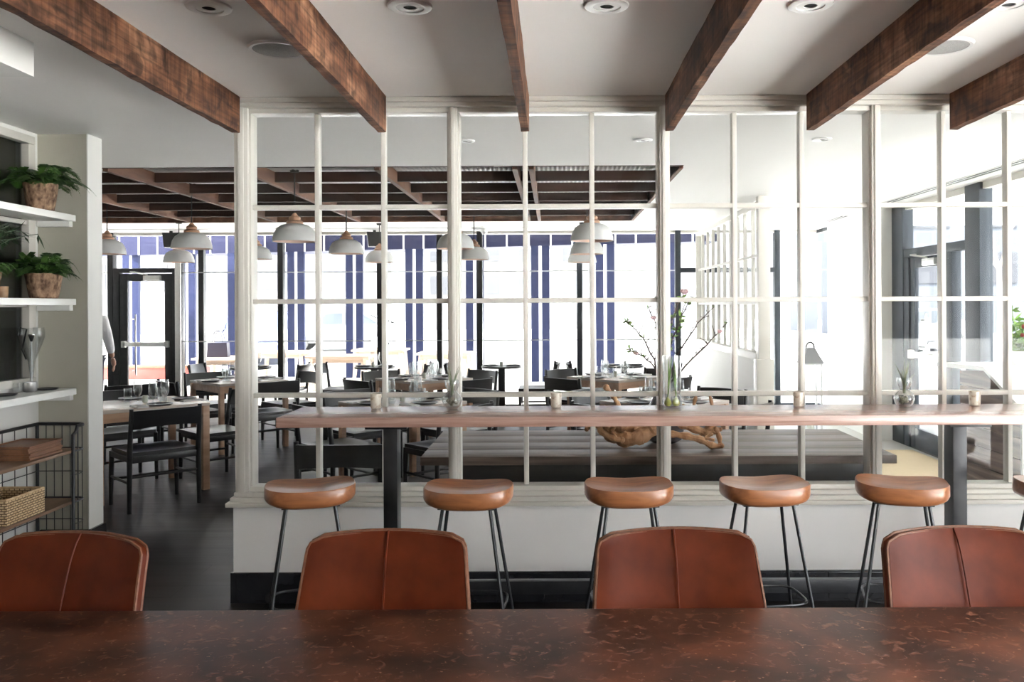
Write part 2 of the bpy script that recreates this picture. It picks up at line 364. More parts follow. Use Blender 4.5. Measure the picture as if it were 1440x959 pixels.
# walls
struct(MB().box(-7.3, -2.945, 5.40, 5.56, 0, CEIL).build('wall_shelf_end', olive_wall, smooth=False))
struct(MB().box(-2.947, -2.940, 5.395, 5.565, 0, CEIL).build('wall_pier_cap', white_wall, smooth=False))
struct(MB().box(-3.36, -3.26, -3.0, 3.2, 0, CEIL).build('wall_left_bounce_tone', bounce_tone, smooth=False))  # unseen stretch of wall, toned to limit fill from the left
lw = MB().box(-3.36, -3.26, 3.2, 5.40, 0, 1.07).box(-3.36, -3.26, 3.2, 5.40, 2.62, CEIL).box(-3.36, -3.26, 5.34, 5.40, 1.07, 2.62)
struct(lw.build('wall_left', white_wall, smooth=False))
struct(MB().box(-7.3, -7.2, 5.56, YW, 0, CEIL).build('wall_far_left', white_wall, smooth=False))
bk = MB().box(-3.36, XR+.15, -3.1, -3.0, 0, CEIL)
struct(bk.build('wall_back', bounce_tone, smooth=False))
struct(MB().box(-2.6, -2.15, .3, 3.54, 2.51, CEIL).box(-3.26, -2.6, .3, 3.54, 2.51, CEIL).build('ceiling_soffit', white_wall, smooth=False))
# pantry behind the internal window
struct(MB().box(-6.2, -6.1, 1.5, 5.4, 0, CEIL).build('wall_pantry', pantry_dark, smooth=False))
struct(MB().box(-6.1, -3.36, 1.4, 1.5, 0, CEIL).build('wall_pantry_side', pantry_dark, smooth=False))
for k, z in enumerate((2.08, 2.30)):
    tag(MB().box(-6.1, -3.40, 5.1-.45*k, 5.2-.45*k, z, z+.12).build('ceiling_beam', joist_wood, smooth=False), ['dark pantry beam seen through the shelf window, lower one', 'dark pantry beam seen through the shelf window, upper one'][k], 'beam', 'pantry beams')
q = thing('banquette', 'oxblood red banquette in the dark pantry behind the shelf window', 'bench', (-3.75, 4.9, 0))
MB().box(-.3, .2, -1.2, .45, .0, .46, .03).build('seat', pantry_red, q); MB().box(-.36, -.2, -1.2, .45, .46, 1.32, .04).build('backrest', pantry_red, q)

def base(name, *bx):
    m = MB()
    for b in bx: m.box(*b)
    return struct(m.build(name, tile_black, smooth=False))
base('baseboard_left', (-3.26, -3.245, -3, 5.385, 0, .15))
base('baseboard_shelf_end', (-3.245, -2.93, 5.385, 5.40, 0, .15), (-2.94, -2.925, 5.385, 5.575, 0, .15))
# internal shelf window (wall_left)
w = MB(); a, b, z0, z1 = 3.2, 5.34, 1.07, 2.62
for args in ((a, b, z0, z0+.05), (a, b, z1-.05, z1), (b-.07, b, z0+.051, z1-.051), (a, a+.07, z0+.051, z1-.051)): w.box(-3.30, -3.235, *args[:2], *args[2:], .006)
for z in (1.57, 2.08): w.box(-3.30, -3.25, a, b, z-.014, z+.014, .004)
for y in (3.9, 4.6): w.box(-3.30, -3.25, y-.014, y+.014, z0, z1, .004)
w = struct(w.build('window_30', trim_paint))
MB().box(-3.285, -3.279, a+.05, b-.05, z0+.05, z1-.05).build('pane', tinted, w, smooth=False)

# glazed partition: dwarf wall, sill, header, five sections
PL, PR, PY0, PY1 = -1.685, XR, 4.48, 4.66
struct(MB().box(PL, PR, PY0, PY1, 0, .505).build('wall_partition', mat('partition_paint', (.87, .87, .87), .5, c2=(.84, .84, .84), scale=(3, 3, 3)), smooth=False))
m = MB().box(PL, PR, PY0-.012, PY0, .0, .158)
for k in range(9): m.box(PL+.02+k*.62, PL+.022+k*.62+.60, PY0-.018, PY0-.012, .012, .152, .003)
m.box(PL-.012, PL, PY0-.012, PY1, 0, .158)
struct(m.build('baseboard_partition', tile_black, smooth=False))
struct(MB().box(PL-.03, PR, PY0-.035, PY1+.03, .505, .528, .005).box(PL-.012, PR, PY0-.018, PY1+.015, .528, .552, .005).box(PL, PR, PY0+.005, PY1, .552, .575, .006).build('trim_4', trim_paint))
struct(MB().box(PL, PR, PY0+.0, PY1, 2.60, CEIL).box(PL, PR, PY0-.018, PY0, 2.622, CEIL-.002, .004).box(PL, PR, PY0-.008, PY0, 2.60, 2.622, .003).build('trim_5', trim_paint))
ST = [-1.642, -.525, .587, 1.704, 2.80, XR]
for i in range(5):
    L, Rr = ST[i], ST[i+1]
    f = MB(); hw = .036 if i == 0 else .023
    f.box(L-hw, L+hw, PY0+.012, PY1-.02, .575, 2.60, .004)
    f.box(L-hw*.45, L+hw*.45, PY0+.004, PY0+.012, .575, 2.60, .003)
    gx0 = L+hw; gx1 = Rr-(.023 if i < 4 else .0)
    f.box(gx0, gx1, PY0+.03, PY1-.05, .575, .600, .004); f.box(gx0, gx1, PY0+.03, PY1-.05, 2.575, 2.60, .004)
    f.box(gx0, gx0+.010, PY0+.035, PY1-.06, .60, 2.575, .003); f.box(gx1-.010, gx1, PY0+.035, PY1-.06, .60, 2.575, .003)
    for k in (1, 2):
        x = gx0+(gx1-gx0)*k/3; f.box(x-.0125, x+.0125, PY0+.055, PY1-.07, .60, 2.575, .005)
    for z in (1.078, 1.579, 2.080): f.box(gx0, gx1, PY0+.057, PY1-.072, z-.0125, z+.0125, .005)
    w = struct(f.build('window_%d' % (i+1), trim_paint))
    MB().box(gx0+.01, gx1-.01, PY0+.078, PY0+.083, .59, 2.585).build('pane', clear, w, smooth=False)

# window wall at the far end
m95 = lambda px: (px-778)/95.2
edges = [-7.2, m95(158), m95(254), m95(396), m95(535), m95(675), m95(815), m95(953), m95(1092), XR+.1]
n = 6
for i, (a, b) in enumerate(zip(edges, edges[1:])):
    door = i == 1
    f = MB(); z0 = 2.13 if door else .0
    f.box(a-.04, a+.04, YW-.06, YW+.06, 0 if not door else 0, CEIL, .004)
    if not door: f.box(a+.04, b-.04, YW-.05, YW+.05, 0, .10)
    w = struct(f.build('window_%d' % n, black_steel if i < 6 else grey_steel)); n += 1
    MB().box(a+.04, b-.04, YW-.04, YW+.04, CEIL-.04, CEIL).build('head_rail', trim_paint, w, smooth=False)
    MB().box(a+.04, b-.04, YW-.004, YW+.003, z0, CEIL-.04).build('pane', clear, w, smooth=False)
    if not door:
        for z in (2.065, 1.045): MB().box(a+.04, b-.04, YW+.012, YW+.026, z-.007, z+.007).build('glazing_bar', alu, w, smooth=False)
    if i == 7:
        MB().box(a+.04, b-.04, YW-.05, YW+.05, 2.03, 2.10).build('glazing_bar', grey_steel, w, smooth=False)
for px in (280, 617):
    struct(MB().box(m95(px)-.04, m95(px)+.04, YW+.07, YW+.16, 0, CEIL).build('trim_%d' % (6 if px < 300 else 7), black_steel, smooth=False))
def swing_door(name, w, h, frame_m, at, rz, st=.11, hinge=-1):
    """door leaf in local x 0..w, y thickness, with push bar, closer and pull"""
    d = struct(MB().box(0, st, -.022, .022, .01, h, .003).box(w-st, w, -.022, .022, .01, h, .003).box(st, w-st, -.022, .022, h-st, h, .003).box(st, w-st, -.022, .022, .01, .22, .003).build(name, frame_m))
    d.location = at; d.rotation_euler = (0, 0, rz)
    MB().box(st, w-st, -.004, .004, .22, h-st).build('pane', clear, d, smooth=False)
    MB().box(st*.5, w-st*.5, -.075, -.045, .98, 1.045, .008).box(st*.35, st*.9, -.075, -.022, .965, 1.06, .006).box(w-st*.9, w-st*.35, -.075, -.022, .965, 1.06, .006).build('push_bar', alu, d)
    MB().box(w*.48, w*.80, -.085, -.022, h-.10, h-.03, .008).tube([(w*.55, -.05, h-.02), (w*.38, -.16, h+.015), (w*.20, -.03, h+.03)], .009).build('closer', alu, d)
    MB().tube([(st*.55+.13, .06, .55), (st*.55+.13, .06, 1.45)], .013).tube([(st*.55+.1, .022, .62), (st*.55+.13, .06, .62)], .008).tube([(st*.55+.1, .022, 1.38), (st*.55+.13, .06, 1.38)], .008).build('pull_handle', steel, d)
    return d
dx0, dx1 = m95(158)+.04, m95(254)-.04
struct(MB().box(dx0, dx0+.09, YW-.06, YW+.06, 0, 2.13, .004).box(dx1-.06, dx1, YW-.06, YW+.06, 0, 2.13, .004).box(dx0+.09, dx1-.06, YW-.06, YW+.06, 2.06, 2.13, .004).build('door_frame_1', black_steel))
swing_door('door_1', dx1-dx0-.16, 2.05, black_steel, (dx0+.095, YW-.02, 0), 0)
struct(MB().box(dx1, dx1+.08, YW-.10, YW-.065, 0, CEIL-.0, .003).build('trim_8', alu))

# right-hand glass wall (plane x = XR)
struct(MB().box(XR+.15, 60, -30, 4.2, -.3, -.03).build('ground_bounce_slab', concrete, smooth=False))  # unseen pale ground, laid to bounce sunlight onto the front ceiling
posts = [(9.40, 9.70), (7.70, 7.98), (6.25, 6.37), (4.66, 4.78), (3.1, 3.22), (1.6, 1.72), (.1, .22), (-1.4, -1.28), (-2.95, -2.85)]
n = 20
for k, ((a0, a1), (b0, b1)) in enumerate(zip(posts, posts[1:])):
    if k == 3:
        struct(MB().box(XR, XR+.12, b1, a1, 0, CEIL).build('wall_right_light_block', white_wall, smooth=False)); n += 1; continue  # unseen bay closed off to block daylight grazing the partition
    f = MB().box(XR, XR+.12, a0, a1, 0, CEIL, .004)
    if k == 0: f.box(XR+.01, XR+.11, b1, a0, 2.06, 2.15, .004)
    else: f.box(XR+.02, XR+.10, b1, a0, 0, .10)
    w = struct(f.build('window_%d' % n, grey_steel)); n += 1
    MB().box(XR+.03, XR+.09, b1, a0, CEIL-.06, CEIL).build('head_rail', trim_paint, w, smooth=False)
    MB().box(XR+.055, XR+.062, b1, a0, 2.15 if k == 0 else .10, CEIL-.06).build('pane', clear, w, smooth=False)
struct(MB().box(XR+.01, XR+.10, 9.27, 9.40, 0, 2.06, .004).box(XR+.01, XR+.10, 8.26, 8.38, 0, 2.06, .004).build('door_frame_2', grey_steel))
swing_door('door_2', .88, 2.05, grey_steel, (XR+.05, 9.265, 0), R(-90))
g = struct(MB().box(XR+.02, XR+.1, 7.98, 8.26, 0, .10).build('window_28', grey_steel))
MB().box(XR+.055, XR+.062, 7.98, 8.26, .10, 2.06).build('pane', clear, g, smooth=False)
struct(MB().box(3.68, 4.02, 9.71, 11.45, 0, CEIL).build('wall_entry_pier', white_wall, smooth=False))
g = struct(MB().box(XR+.03, XR+.1, 11.45, YW, 0, .1).box(XR+.03, XR+.1, 11.45, YW, CEIL-.05, CEIL).build('window_29', grey_steel))
MB().box(XR+.055, XR+.062, 11.45, YW, .1, CEIL-.05).build('pane', clear, g, smooth=False)
# slot diffusers in the ceiling along the right wall
for k, (a, b) in enumerate(((6.1, 9.4), (10.6, 11.9))):
    o = thing('slot_diffuser', ['long slot diffuser in the ceiling running along the glass entrance wall', 'short slot diffuser in the ceiling beside the white entry pier'][k], 'vent', (3.62, 0, 0))
    MB().box(-.055, -.045, a, b, 2.643, CEIL).box(.045, .055, a, b, 2.643, CEIL).box(-.005, .005, a, b, 2.643, CEIL).build('frame', plastic_white, o, smooth=False)
    MB().box(-.045, -.005, a, b, 2.6475, CEIL).box(.005, .045, a, b, 2.6475, CEIL).build('slot', lamp_black, o, smooth=False)
for k, (a, b) in enumerate(((-7.0, -4.6), (-3.9, -1.2), (-.6, 1.9))):
    o = thing('slot_diffuser', 'white slot diffuser in the ceiling strip before the far windows, %s' % ['near the black door', 'in the middle', 'towards the entry lobby'][k], 'vent', (0, 12.0, 0), 0, 'slot diffusers by the far windows')
    MB().box(a, b, -.075, -.055, 2.640, CEIL).box(a, b, .055, .075, 2.640, CEIL).box(a, b, -.012, .012, 2.640, CEIL).build('frame', plastic_white, o, smooth=False)
    MB().box(a, b, -.055, -.012, 2.6475, CEIL).box(a, b, .012, .055, 2.6475, CEIL).build('slot', speaker_grey, o, smooth=False)
# glazed screen of the entry lobby
VX, VA, VB = 2.13, 8.70, 12.5
struct(MB().box(VX-.05, VX+.05, VA, VB, 0, .98).build('wall_entry_screen', white_wall, smooth=False))
f = MB().box(VX-.06, VX+.06, VA-.10, VA, 1.0, CEIL, .004).box(VX-.085, VX+.085, VA-.125, VA+.02, 0, 1.0, .004).box(VX-.065, VX+.065, VA, VB, .98, 1.06, .006)
f.box(VX-.045, VX+.045, VA, VB, 2.55, 2.61, .004).box(VX-.045, VX+.045, VB-.09, VB, 1.06, 2.55, .004)
for k in range(1, 10):
    y = VA+(VB-VA)*k/10; f.box(VX-.02, VX+.02, y-.014, y+.014, 1.06, 2.55)
for z in (1.57, 2.06): f.box(VX-.02, VX+.02, VA, VB, z-.014, z+.014)
w = struct(f.build('window_18', trim_paint))
MB().box(VX-.003, VX+.003, VA, VB-.09, 1.06, 2.55).build('pane', clear, w, smooth=False)

# six rough-sawn ceiling beams over the front room
BL = ['reclaimed ceiling beam nearest the shelf wall with a pale worn patch', 'reclaimed ceiling beam second from the shelf wall, over the left bar stool', 'reclaimed ceiling beam seen almost end-on in the middle of the room',
      'reclaimed ceiling beam just right of the end-on one, meeting the glazed screen', 'reclaimed ceiling beam second from the entrance side, hiding half the ceiling speaker', 'reclaimed ceiling beam nearest the entrance glass, short in view']
for k, x in enumerate((-1.654, -.889, -.143, .610, 1.348, 2.095)):
    b = MB(); ns = 46; ya, yb = .35, PY0-.022
    rnd = random.Random(k+11); ph = [rnd.uniform(0, 6.3) for _ in range(6)]
    def pt(u, cx, cz, x=x, ph=ph):
        y = ya+(yb-ya)*u
        wob = .0015*math.sin(y*7+ph[0])+.0012*math.sin(y*19+ph[1]); drop = .0022*math.sin(y*3+ph[2])+.0012*math.sin(y*23+ph[3])
        return (x+cx*(.020+wob*.6)+.0008*math.sin(y*4+ph[4]), y, CEIL-.001 if cz else 2.462+drop+.0012*cx*math.sin(y*31+ph[5]))
    rings = [[b.bm.verts.new(pt(i/ns, *q)) for q in ((-1, 0), (1, 0), (1, 1), (-1, 1))] for i in range(ns+1)]
    for A, B in zip(rings, rings[1:]):
        for j in range(4): b.bm.faces.new((A[j], A[(j+1) % 4], B[(j+1) % 4], B[j]))
    b.bm.faces.new(rings[0][::-1]); b.bm.faces.new(rings[-1])
    o = b.build('ceiling_beam', beam_wood, ang=30); tag(o, BL[k], 'beam', 'ceiling beams over the bar')
    o.data.transform(Matrix.Translation((-x*0, 0, 0)))
# timber grid in the recess
JY = [7.55, 8.27, 8.99, 9.71, 10.43]
JN = ['nearest', 'second nearest', 'middle', 'second farthest', 'farthest']
for k, y in enumerate(JY):
    tag(MB().box(-7.2, .998, y-.022, y+.022, 2.655, 2.742).build('ceiling_joist', joist_wood, smooth=False), 'dark cross joist of the recessed timber ceiling, %s to the glazed screen' % JN[k], 'joist', 'cross joists of the recessed ceiling')
RXs = [-5.7, -4.6, -3.53, -2.47, -1.39, -.30, -.17]
RN = ['far left rafter of the recessed ceiling, behind the white pier', 'left rafter of the recessed ceiling, emerging beside the white pier', 'reddish rafter of the recessed ceiling, over the gap left of the glazed screen', 'rafter of the recessed ceiling above the large left pendant', 'rafter of the recessed ceiling above the second glazed section seam',
      'left one of the doubled whitish rafters in the recessed ceiling', 'right one of the doubled whitish rafters in the recessed ceiling']
for x, l in zip(RXs, RN):
    m = MB().box(x-.02, x+.02, 6.735, 10.865, 2.628, 2.652)
    ys = [6.735]+[v for y in JY for v in (y-.024, y+.024)]+[10.865]
    for a, b in zip(ys[::2], ys[1::2]): m.box(x-.02, x+.02, a, b, 2.652, 2.742)
    tag(m.build('ceiling_rafter', rafter_wood, smooth=False), l, 'rafter', 'rafters of the recessed ceiling')

# ceiling fittings of the front room
def downlight(x, y, label, dia, group):
    o = thing('downlight', label, 'ceiling light', (x, y, CEIL), 0, group)
    r = dia/2
    MB().lathe([(r*.62, -.001), (r*.62, -.010), (r*.8, -.012), (r*.97, -.007), (r, -.001)], 32, closed=True).build('trim_ring', plastic_white, o)
    MB().lathe([(r*.30, -.001), (r*.30, -.009), (r*.62, -.006), (r*.62, -.001)], 32, closed=True).build('reflector', plastic_white, o)
    MB().lathe([(0, -.005), (r*.30, -.005), (r*.30, -.001), (0, -.001)], 24).build('baffle', lamp_black, o)
for px, l in ((295, 'round white downlight left of the worn reclaimed beam'), (578, 'round white downlight left of the end-on ceiling beam'), (855, 'round white downlight just right of the end-on ceiling beam'), (1142, 'round white downlight left of the beam that hides a speaker'), (1421, 'round white downlight right of the beam that hides a speaker')):
    downlight((px-778)/385, 3.12, l, .165, 'downlights over the bar')
for px, l in ((655, 'small downlight behind the glazed screen, left of the end-on beam'), (905, 'small downlight behind the glazed screen, right of the end-on beam'), (1157, 'small downlight behind the glazed screen towards the entrance')):
    downlight((px-778)/212, 5.66, l, .13, 'downlights behind the glazed screen')
for px, l in ((392, 'round grey ceiling speaker half hidden by the second beam on the shelf side'), (1328, 'round pale ceiling speaker half hidden by the second beam on the entrance side')):
    o = thing('ceiling_speaker', l, 'speaker', ((px-778)/331, 3.63, CEIL))
    MB().lathe([(.105, -.001), (.105, -.010), (.118, -.011), (.125, -.001)], 40, closed=True).build('rim', plastic_white, o)
    MB().lathe([(0, -.016), (.06, -.0145), (.105, -.008), (.105, -.001), (0, -.001)], 40).build('grille', speaker_grey, o)

# ------------------------------------------------------------------ outside
struct(MB().box(-60, 6.5, YW+.1, 90, -.3, -.03).build('ground_patio', concrete, smooth=False))
struct(MB().box(6.5, 60, YW+.1, 90, -.3, -.03).box(XR+.15, 60, 4.2, YW+.1, -.3, -.03).build('ground_street', asphalt, smooth=False))
struct(MB().box(XR+.16, 8.0, 4.7, 12.7, 2.72, 2.9).build('roof_light_block', plastic_white, smooth=False))  # added roof slab, shades the ground and lobby from daylight
colp = []
for px in (-150, -70, 15, 100, 185, 264, 333, 417, 499, 583, 668, 760, 851, 938, 1010):
    Y = 17.4+(851-px)/434*1.95; colp.append((PX(px, Y), Y))
fa = MB(); dv = MB()
for (xa_, ya_), (xb_, yb_) in zip(colp, colp[1:]):
    a_ = fa.bm; P4 = [(xa_, ya_-.07), (xb_, yb_-.07), (xb_, yb_+.9), (xa_, ya_+.9)]
    fa.prism(P4, 'z', 2.80, 3.7)
    for q in range(3):
        u = (q+.5)/3; X_ = xa_+(xb_-xa_)*u; Y_ = ya_+(yb_-ya_)*u-.085; dv.box(X_-.016, X_+.016, Y_-.01, Y_+.02, 2.80, 3.7)
struct(MB().box(-24, 4.2, YW+.13, 19.2, 3.72, 3.85).build('roof_light_cut', white_wall, smooth=False))  # added slab above the view, cuts daylight through the far windows
fo = struct(fa.build('roof_fascia', blue_soffit, smooth=False)); dv.build('batten', outline_white, fo, smooth=False)
for k, px in enumerate((-70, 15, 100, 185, 264, 333, 417, 499, 583, 668, 760, 851, 938)):
    Y = 17.4+(851-px)/434*1.95; x = PX(px, Y)
    o = thing('canopy_column', 'indigo column', 'column', (x, Y, -.03), 0, 'indigo columns of the patio canopy')
    MB().box(-.19, -.035, -.05, .05, 0, 2.83).box(.035, .19, -.05, .05, 0, 2.83).build('flange', blue_paint, o, smooth=False)
    MB().box(-.035, .035, -.03, .03, 0, 2.83).build('web', outline_white, o, smooth=False)
    o['label'] = ['indigo canopy column out on the patio, %s' % s for s in ('beyond the wall far behind the shelves', 'hidden behind the shelf wall', 'behind the white pier', 'seen through the black door glass', 'just right of the black door', 'behind the left end stile of the screen', 'right of the first dark window mullion', 'above the bleached table of the middle row', 'between two slim mullions near the bud vase', 'beside the mullion right of the bud vase', 'above the second round pedestal table', 'left of the blossom branches', 'behind the blossom branches')][k]
# ------------------------------------------------------------------ foreground table and leather chairs
t = thing('dining_table', 'long foreground table with a mottled copper-brown top', 'table', (0, 1.5, 0))
MB().box(-2.3, 2.3, -.62, .75, .722, .752, .004).build('tabletop', rust_m, t)
MB().box(-2.1, 2.1, -.48, .42, .66, .722).build('apron', black_steel, t, smooth=False)
for sx in (-1, 1):
    for sy in (-.46, .32): MB().box(sx*2.0-.035, sx*2.0+.035, sy-.035, sy+.035, 0, .66, .004).build('leg', black_steel, t)

def leather_chair():
    o = thing('leather_chair', '', 'chair')
    def back(u, v, off=0):
        # u across -1..1, v 0..1 up; superellipse corners at top
        z = .44+.465*v
        hw = .205+.032*min(1, v/.5) - .020*max(0, (v-.55)/.45)
        vv = (z-(.905-.038))/.038
        if vv > 0: hw -= .038*(1-math.sqrt(max(0, 1-min(1, vv)**2)))*.98
        x = u*hw; y = -.045*(abs(u)**2.2)*(1-.25*v)+.02+.105*v+.03*v*v
        z += .004*math.cos(u*math.pi/2)*max(0, vv)
        nrm = Vector((-.30*u, -1, .22)).normalized()
        pad = .010*(1-u**8)*(1-(2*v-1)**8)*off if off > 0 else 0
        return Vector((x, y, z)) + nrm*(.016*off+pad)
    m = MB(); NU, NV = 28, 26
    vm = lambda j: j/NV if j/NV < .8 else j/NV
    F = [[m.bm.verts.new(back(-1+2*i/NU, vm(j), 1)) for j in range(NV+1)] for i in range(NU+1)]
    B = [[m.bm.verts.new(back(-1+2*i/NU, vm(j), -1)) for j in range(NV+1)] for i in range(NU+1)]
    for i in range(NU):
        for j in range(NV):
            m.bm.faces.new((F[i][j], F[i+1][j], F[i+1][j+1], F[i][j+1])); m.bm.faces.new((B[i][j], B[i][j+1], B[i+1][j+1], B[i+1][j]))
    rim = [(i, 0) for i in range(NU)]+[(NU, j) for j in range(NV)]+[(i, NV) for i in range(NU, 0, -1)]+[(0, j) for j in range(NV, 0, -1)]
    for (a, b), (c_, d_) in zip(rim, rim[1:]+rim[:1]): m.bm.faces.new((F[a][b], F[c_][d_], B[c_][d_], B[a][b]))
    bk = m.build('backrest', leather, o, ang=60)
    edge = [back(-1, j/30, 0) for j in range(31)]+[back(-1+2*i/28, 1, 0) for i in range(1, 28)]+[back(1, 1-j/30, 0) for j in range(31)]
    MB().tube([p+Vector((0, -.013, 0)) for p in edge], .0045, 6).tube([p+Vector((0, .013, 0)) for p in edge], .0045, 6).build('piping', piping_m, bk)
    MB().tube([back(-.006, j/24, 1)+Vector((0, -.010+.010*((2*j/24-1)**8), 0)) for j in range(25)], .0032, 6).build('seam', leather, bk)
    def seat(u, v, top):
        hw = .225-.01*v; x = u*hw; y = .02-.46*v
        z = .445+.018*abs(u)**2.5+.02*v**2-.03*max(0, v-.85)/.15*1
        return Vector((x, y, z+(.02 if top else -.02)))
    m = MB(); NU, NV = 16, 14
    F = [[m.bm.verts.new(seat(-1+2*i/NU, j/NV, 1)) for j in range(NV+1)] for i in range(NU+1)]
    B = [[m.bm.verts.new(seat(-1+2*i/NU, j/NV, 0)) for j in range(NV+1)] for i in range(NU+1)]
    for i in range(NU):
        for j in range(NV):
            m.bm.faces.new((F[i][j], F[i+1][j], F[i+1][j+1], F[i][j+1])); m.bm.faces.new((B[i][j], B[i][j+1], B[i+1][j+1], B[i+1][j]))
    rim = [(i, 0) for i in range(NU)]+[(NU, j) for j in range(NV)]+[(i, NV) for i in range(NU, 0, -1)]+[(0, j) for j in range(NV, 0, -1)]
    for (a, b), (c_, d_) in zip(rim, rim[1:]+rim[:1]): m.bm.faces.new((F[a][b], F[c_][d_], B[c_][d_], B[a][b]))
    m.build('seat', leather, o, ang=60)
    for sx in (-1, 1):
        for y0, y1 in ((-.02, .03), (-.38, -.42)):
            MB().tube([(sx*.17, y0, .43), (sx*.20, y1, 0)], [.014, .010], 10).build('leg', black_steel, o)
    MB().tube([(-.17, -.02, .425), (.17, -.02, .425), (.17, -.38, .425), (-.17, -.38, .425)], .009, 8, closed=True).build('seat_frame', black_steel, o)
    return o
LC = [(-1.362, 2.275, -10, 'cognac leather chair nearest the shelves, cropped by the frame edge'),
      (-.470, 2.285, 0, 'cognac leather chair in front of the two stools nearest the counter end'),
      (.345, 2.29, 2, 'cognac leather chair in front of the middle bar stool'),
      (1.150, 2.29, 5, 'cognac leather chair nearest the entrance glass, in front of the counter leg')]
p0 = None
for x, y, r, l in LC:
    if p0 is None: p0 = leather_chair(); q = p0; q.location = (x, y, 0); q.rotation_euler = (0, 0, R(r)); q['label'] = l; q['group'] = 'leather chairs at the foreground table'
    else: dup(p0, (x, y, 0), R(r), l)

# ------------------------------------------------------------------ bar counter and stools
t = thing('bar_counter', 'long limed-oak bar counter on black steel legs along the glazed screen', 'counter', (0, 4.22, 0))
MB().box(-1.303, 2.9, -.22, .22, .983, 1.03, .003).build('countertop', counter_wood, t)
for x in (-.80, 1.985):
    MB().box(x-.034, x+.034, -.05, .05, .012, .983, .003).box(x-.10, x+.10, -.16, .16, .965, .983, .002).box(x-.08, x+.08, -.16, .16, 0, .012, .002).build('leg', black_steel, t)
MB().box(-.766, 1.951, -.022, .022, .13, .195, .003).box(2.019, 2.85, -.022, .022, .13, .195, .003).build('foot_rail', black_steel, t)

def stool():
    o = thing('bar_stool', '', 'stool')
    W_, D_ = .202, .150
    def out(a, k=1.0, n=2.7):
        c_, s_ = math.cos(a), math.sin(a)
        return (W_*k*math.copysign(abs(c_)**(2/n), c_), D_*k*math.copysign(abs(s_)**(2/n), s_))
    def top(x, y):
        q = .010*(abs(x)/W_)**2.5 - .015*math.exp(-((x/.13)**2+((y-.01)/.085)**2)) + .016*(abs(x)/W_)**1.6*max(0, y/D_) + .004*max(0, y/D_)**2
        return .728+q
    m = MB(); N = 48; rad = [.25, .5, .75, .9, .98]
    cen = m.bm.verts.new((0, 0, top(0, 0))); rings = []
    for k in rad: rings.append([m.bm.verts.new((*out(2*math.pi*i/N, k), top(*out(2*math.pi*i/N, k)))) for i in range(N)])
    rings.append([m.bm.verts.new((*out(2*math.pi*i/N), top(*out(2*math.pi*i/N, .98))-.006)) for i in range(N)])
    zb = lambda x, dz: .652+dz+.018*(abs(x)/W_)**3
    rings.append([m.bm.verts.new((*out(2*math.pi*i/N, 1.0), zb(out(2*math.pi*i/N)[0], .018))) for i in range(N)])
    rings.append([m.bm.verts.new((*out(2*math.pi*i/N, .965), zb(out(2*math.pi*i/N)[0], .004))) for i in range(N)])
    rings.append([m.bm.verts.new((*out(2*math.pi*i/N, .85), zb(out(2*math.pi*i/N, .85)[0], -.004))) for i in range(N)])
    rings.append([m.bm.verts.new((*out(2*math.pi*i/N, .4), .650)) for i in range(N)])
    for i in range(N): m.bm.faces.new((cen, rings[0][i], rings[0][(i+1) % N]))
    for A, B in zip(rings, rings[1:]):
        for i in range(N): m.bm.faces.new((A[i], A[(i+1) % N], B[(i+1) % N], B[i]))
    m.bm.faces.new(rings[-1][::-1])
    m.build('seat', seat_wood, o, ang=50)
    for sx in (-1, 1):
        for sy in (-1, 1):
            MB().tube([(sx*.105, sy*.075, .655), (sx*.20, sy*.165, .0)], .0078, 8).box(sx*.105-.022, sx*.105+.022, sy*.075-.018, sy*.075+.018, .644, .651, .002).build('leg', black_steel, o)
    k = lambda z: (.105+.095*(1-z/.655), .075+.09*(1-z/.655))
    a, b = k(.21); ring = []
    for i in range(32):
        th = 2*math.pi*i/32; c_, s_ = math.cos(th), math.sin(th)
        ring.append((a*math.copysign(abs(c_)**.45, c_), b*math.copysign(abs(s_)**.45, s_), .21))
    MB().tube(ring, .006, 8, closed=True).build('foot_ring', black_steel, o)
    return o
SX = [(-1.122, 3.93, 17, 'wooden saddle bar stool nearest the counter end by the shelves'), (-.388, 3.88, -3, 'wooden saddle bar stool right of the left counter leg'), (.342, 3.91, 2, 'wooden saddle bar stool in the middle, below the tall glass vase'),
      (.968, 3.93, 6, 'wooden saddle bar stool between the middle stool and the sunlit-topped one'), (1.600, 3.93, -15, 'wooden saddle bar stool with bright top beside the right counter leg'), (2.335, 3.93, 10, 'wooden saddle bar stool past the right counter leg, cut by the frame edge')]
s0 = None
for x, y, r, l in SX:
    if s0 is None: s0 = stool(); s0.location = (x, y, 0); s0.rotation_euler = (0, 0, R(r)); s0['label'] = l; s0['group'] = 'saddle stools along the bar counter'
    else: dup(s0, (x, y, 0), R(r), l)

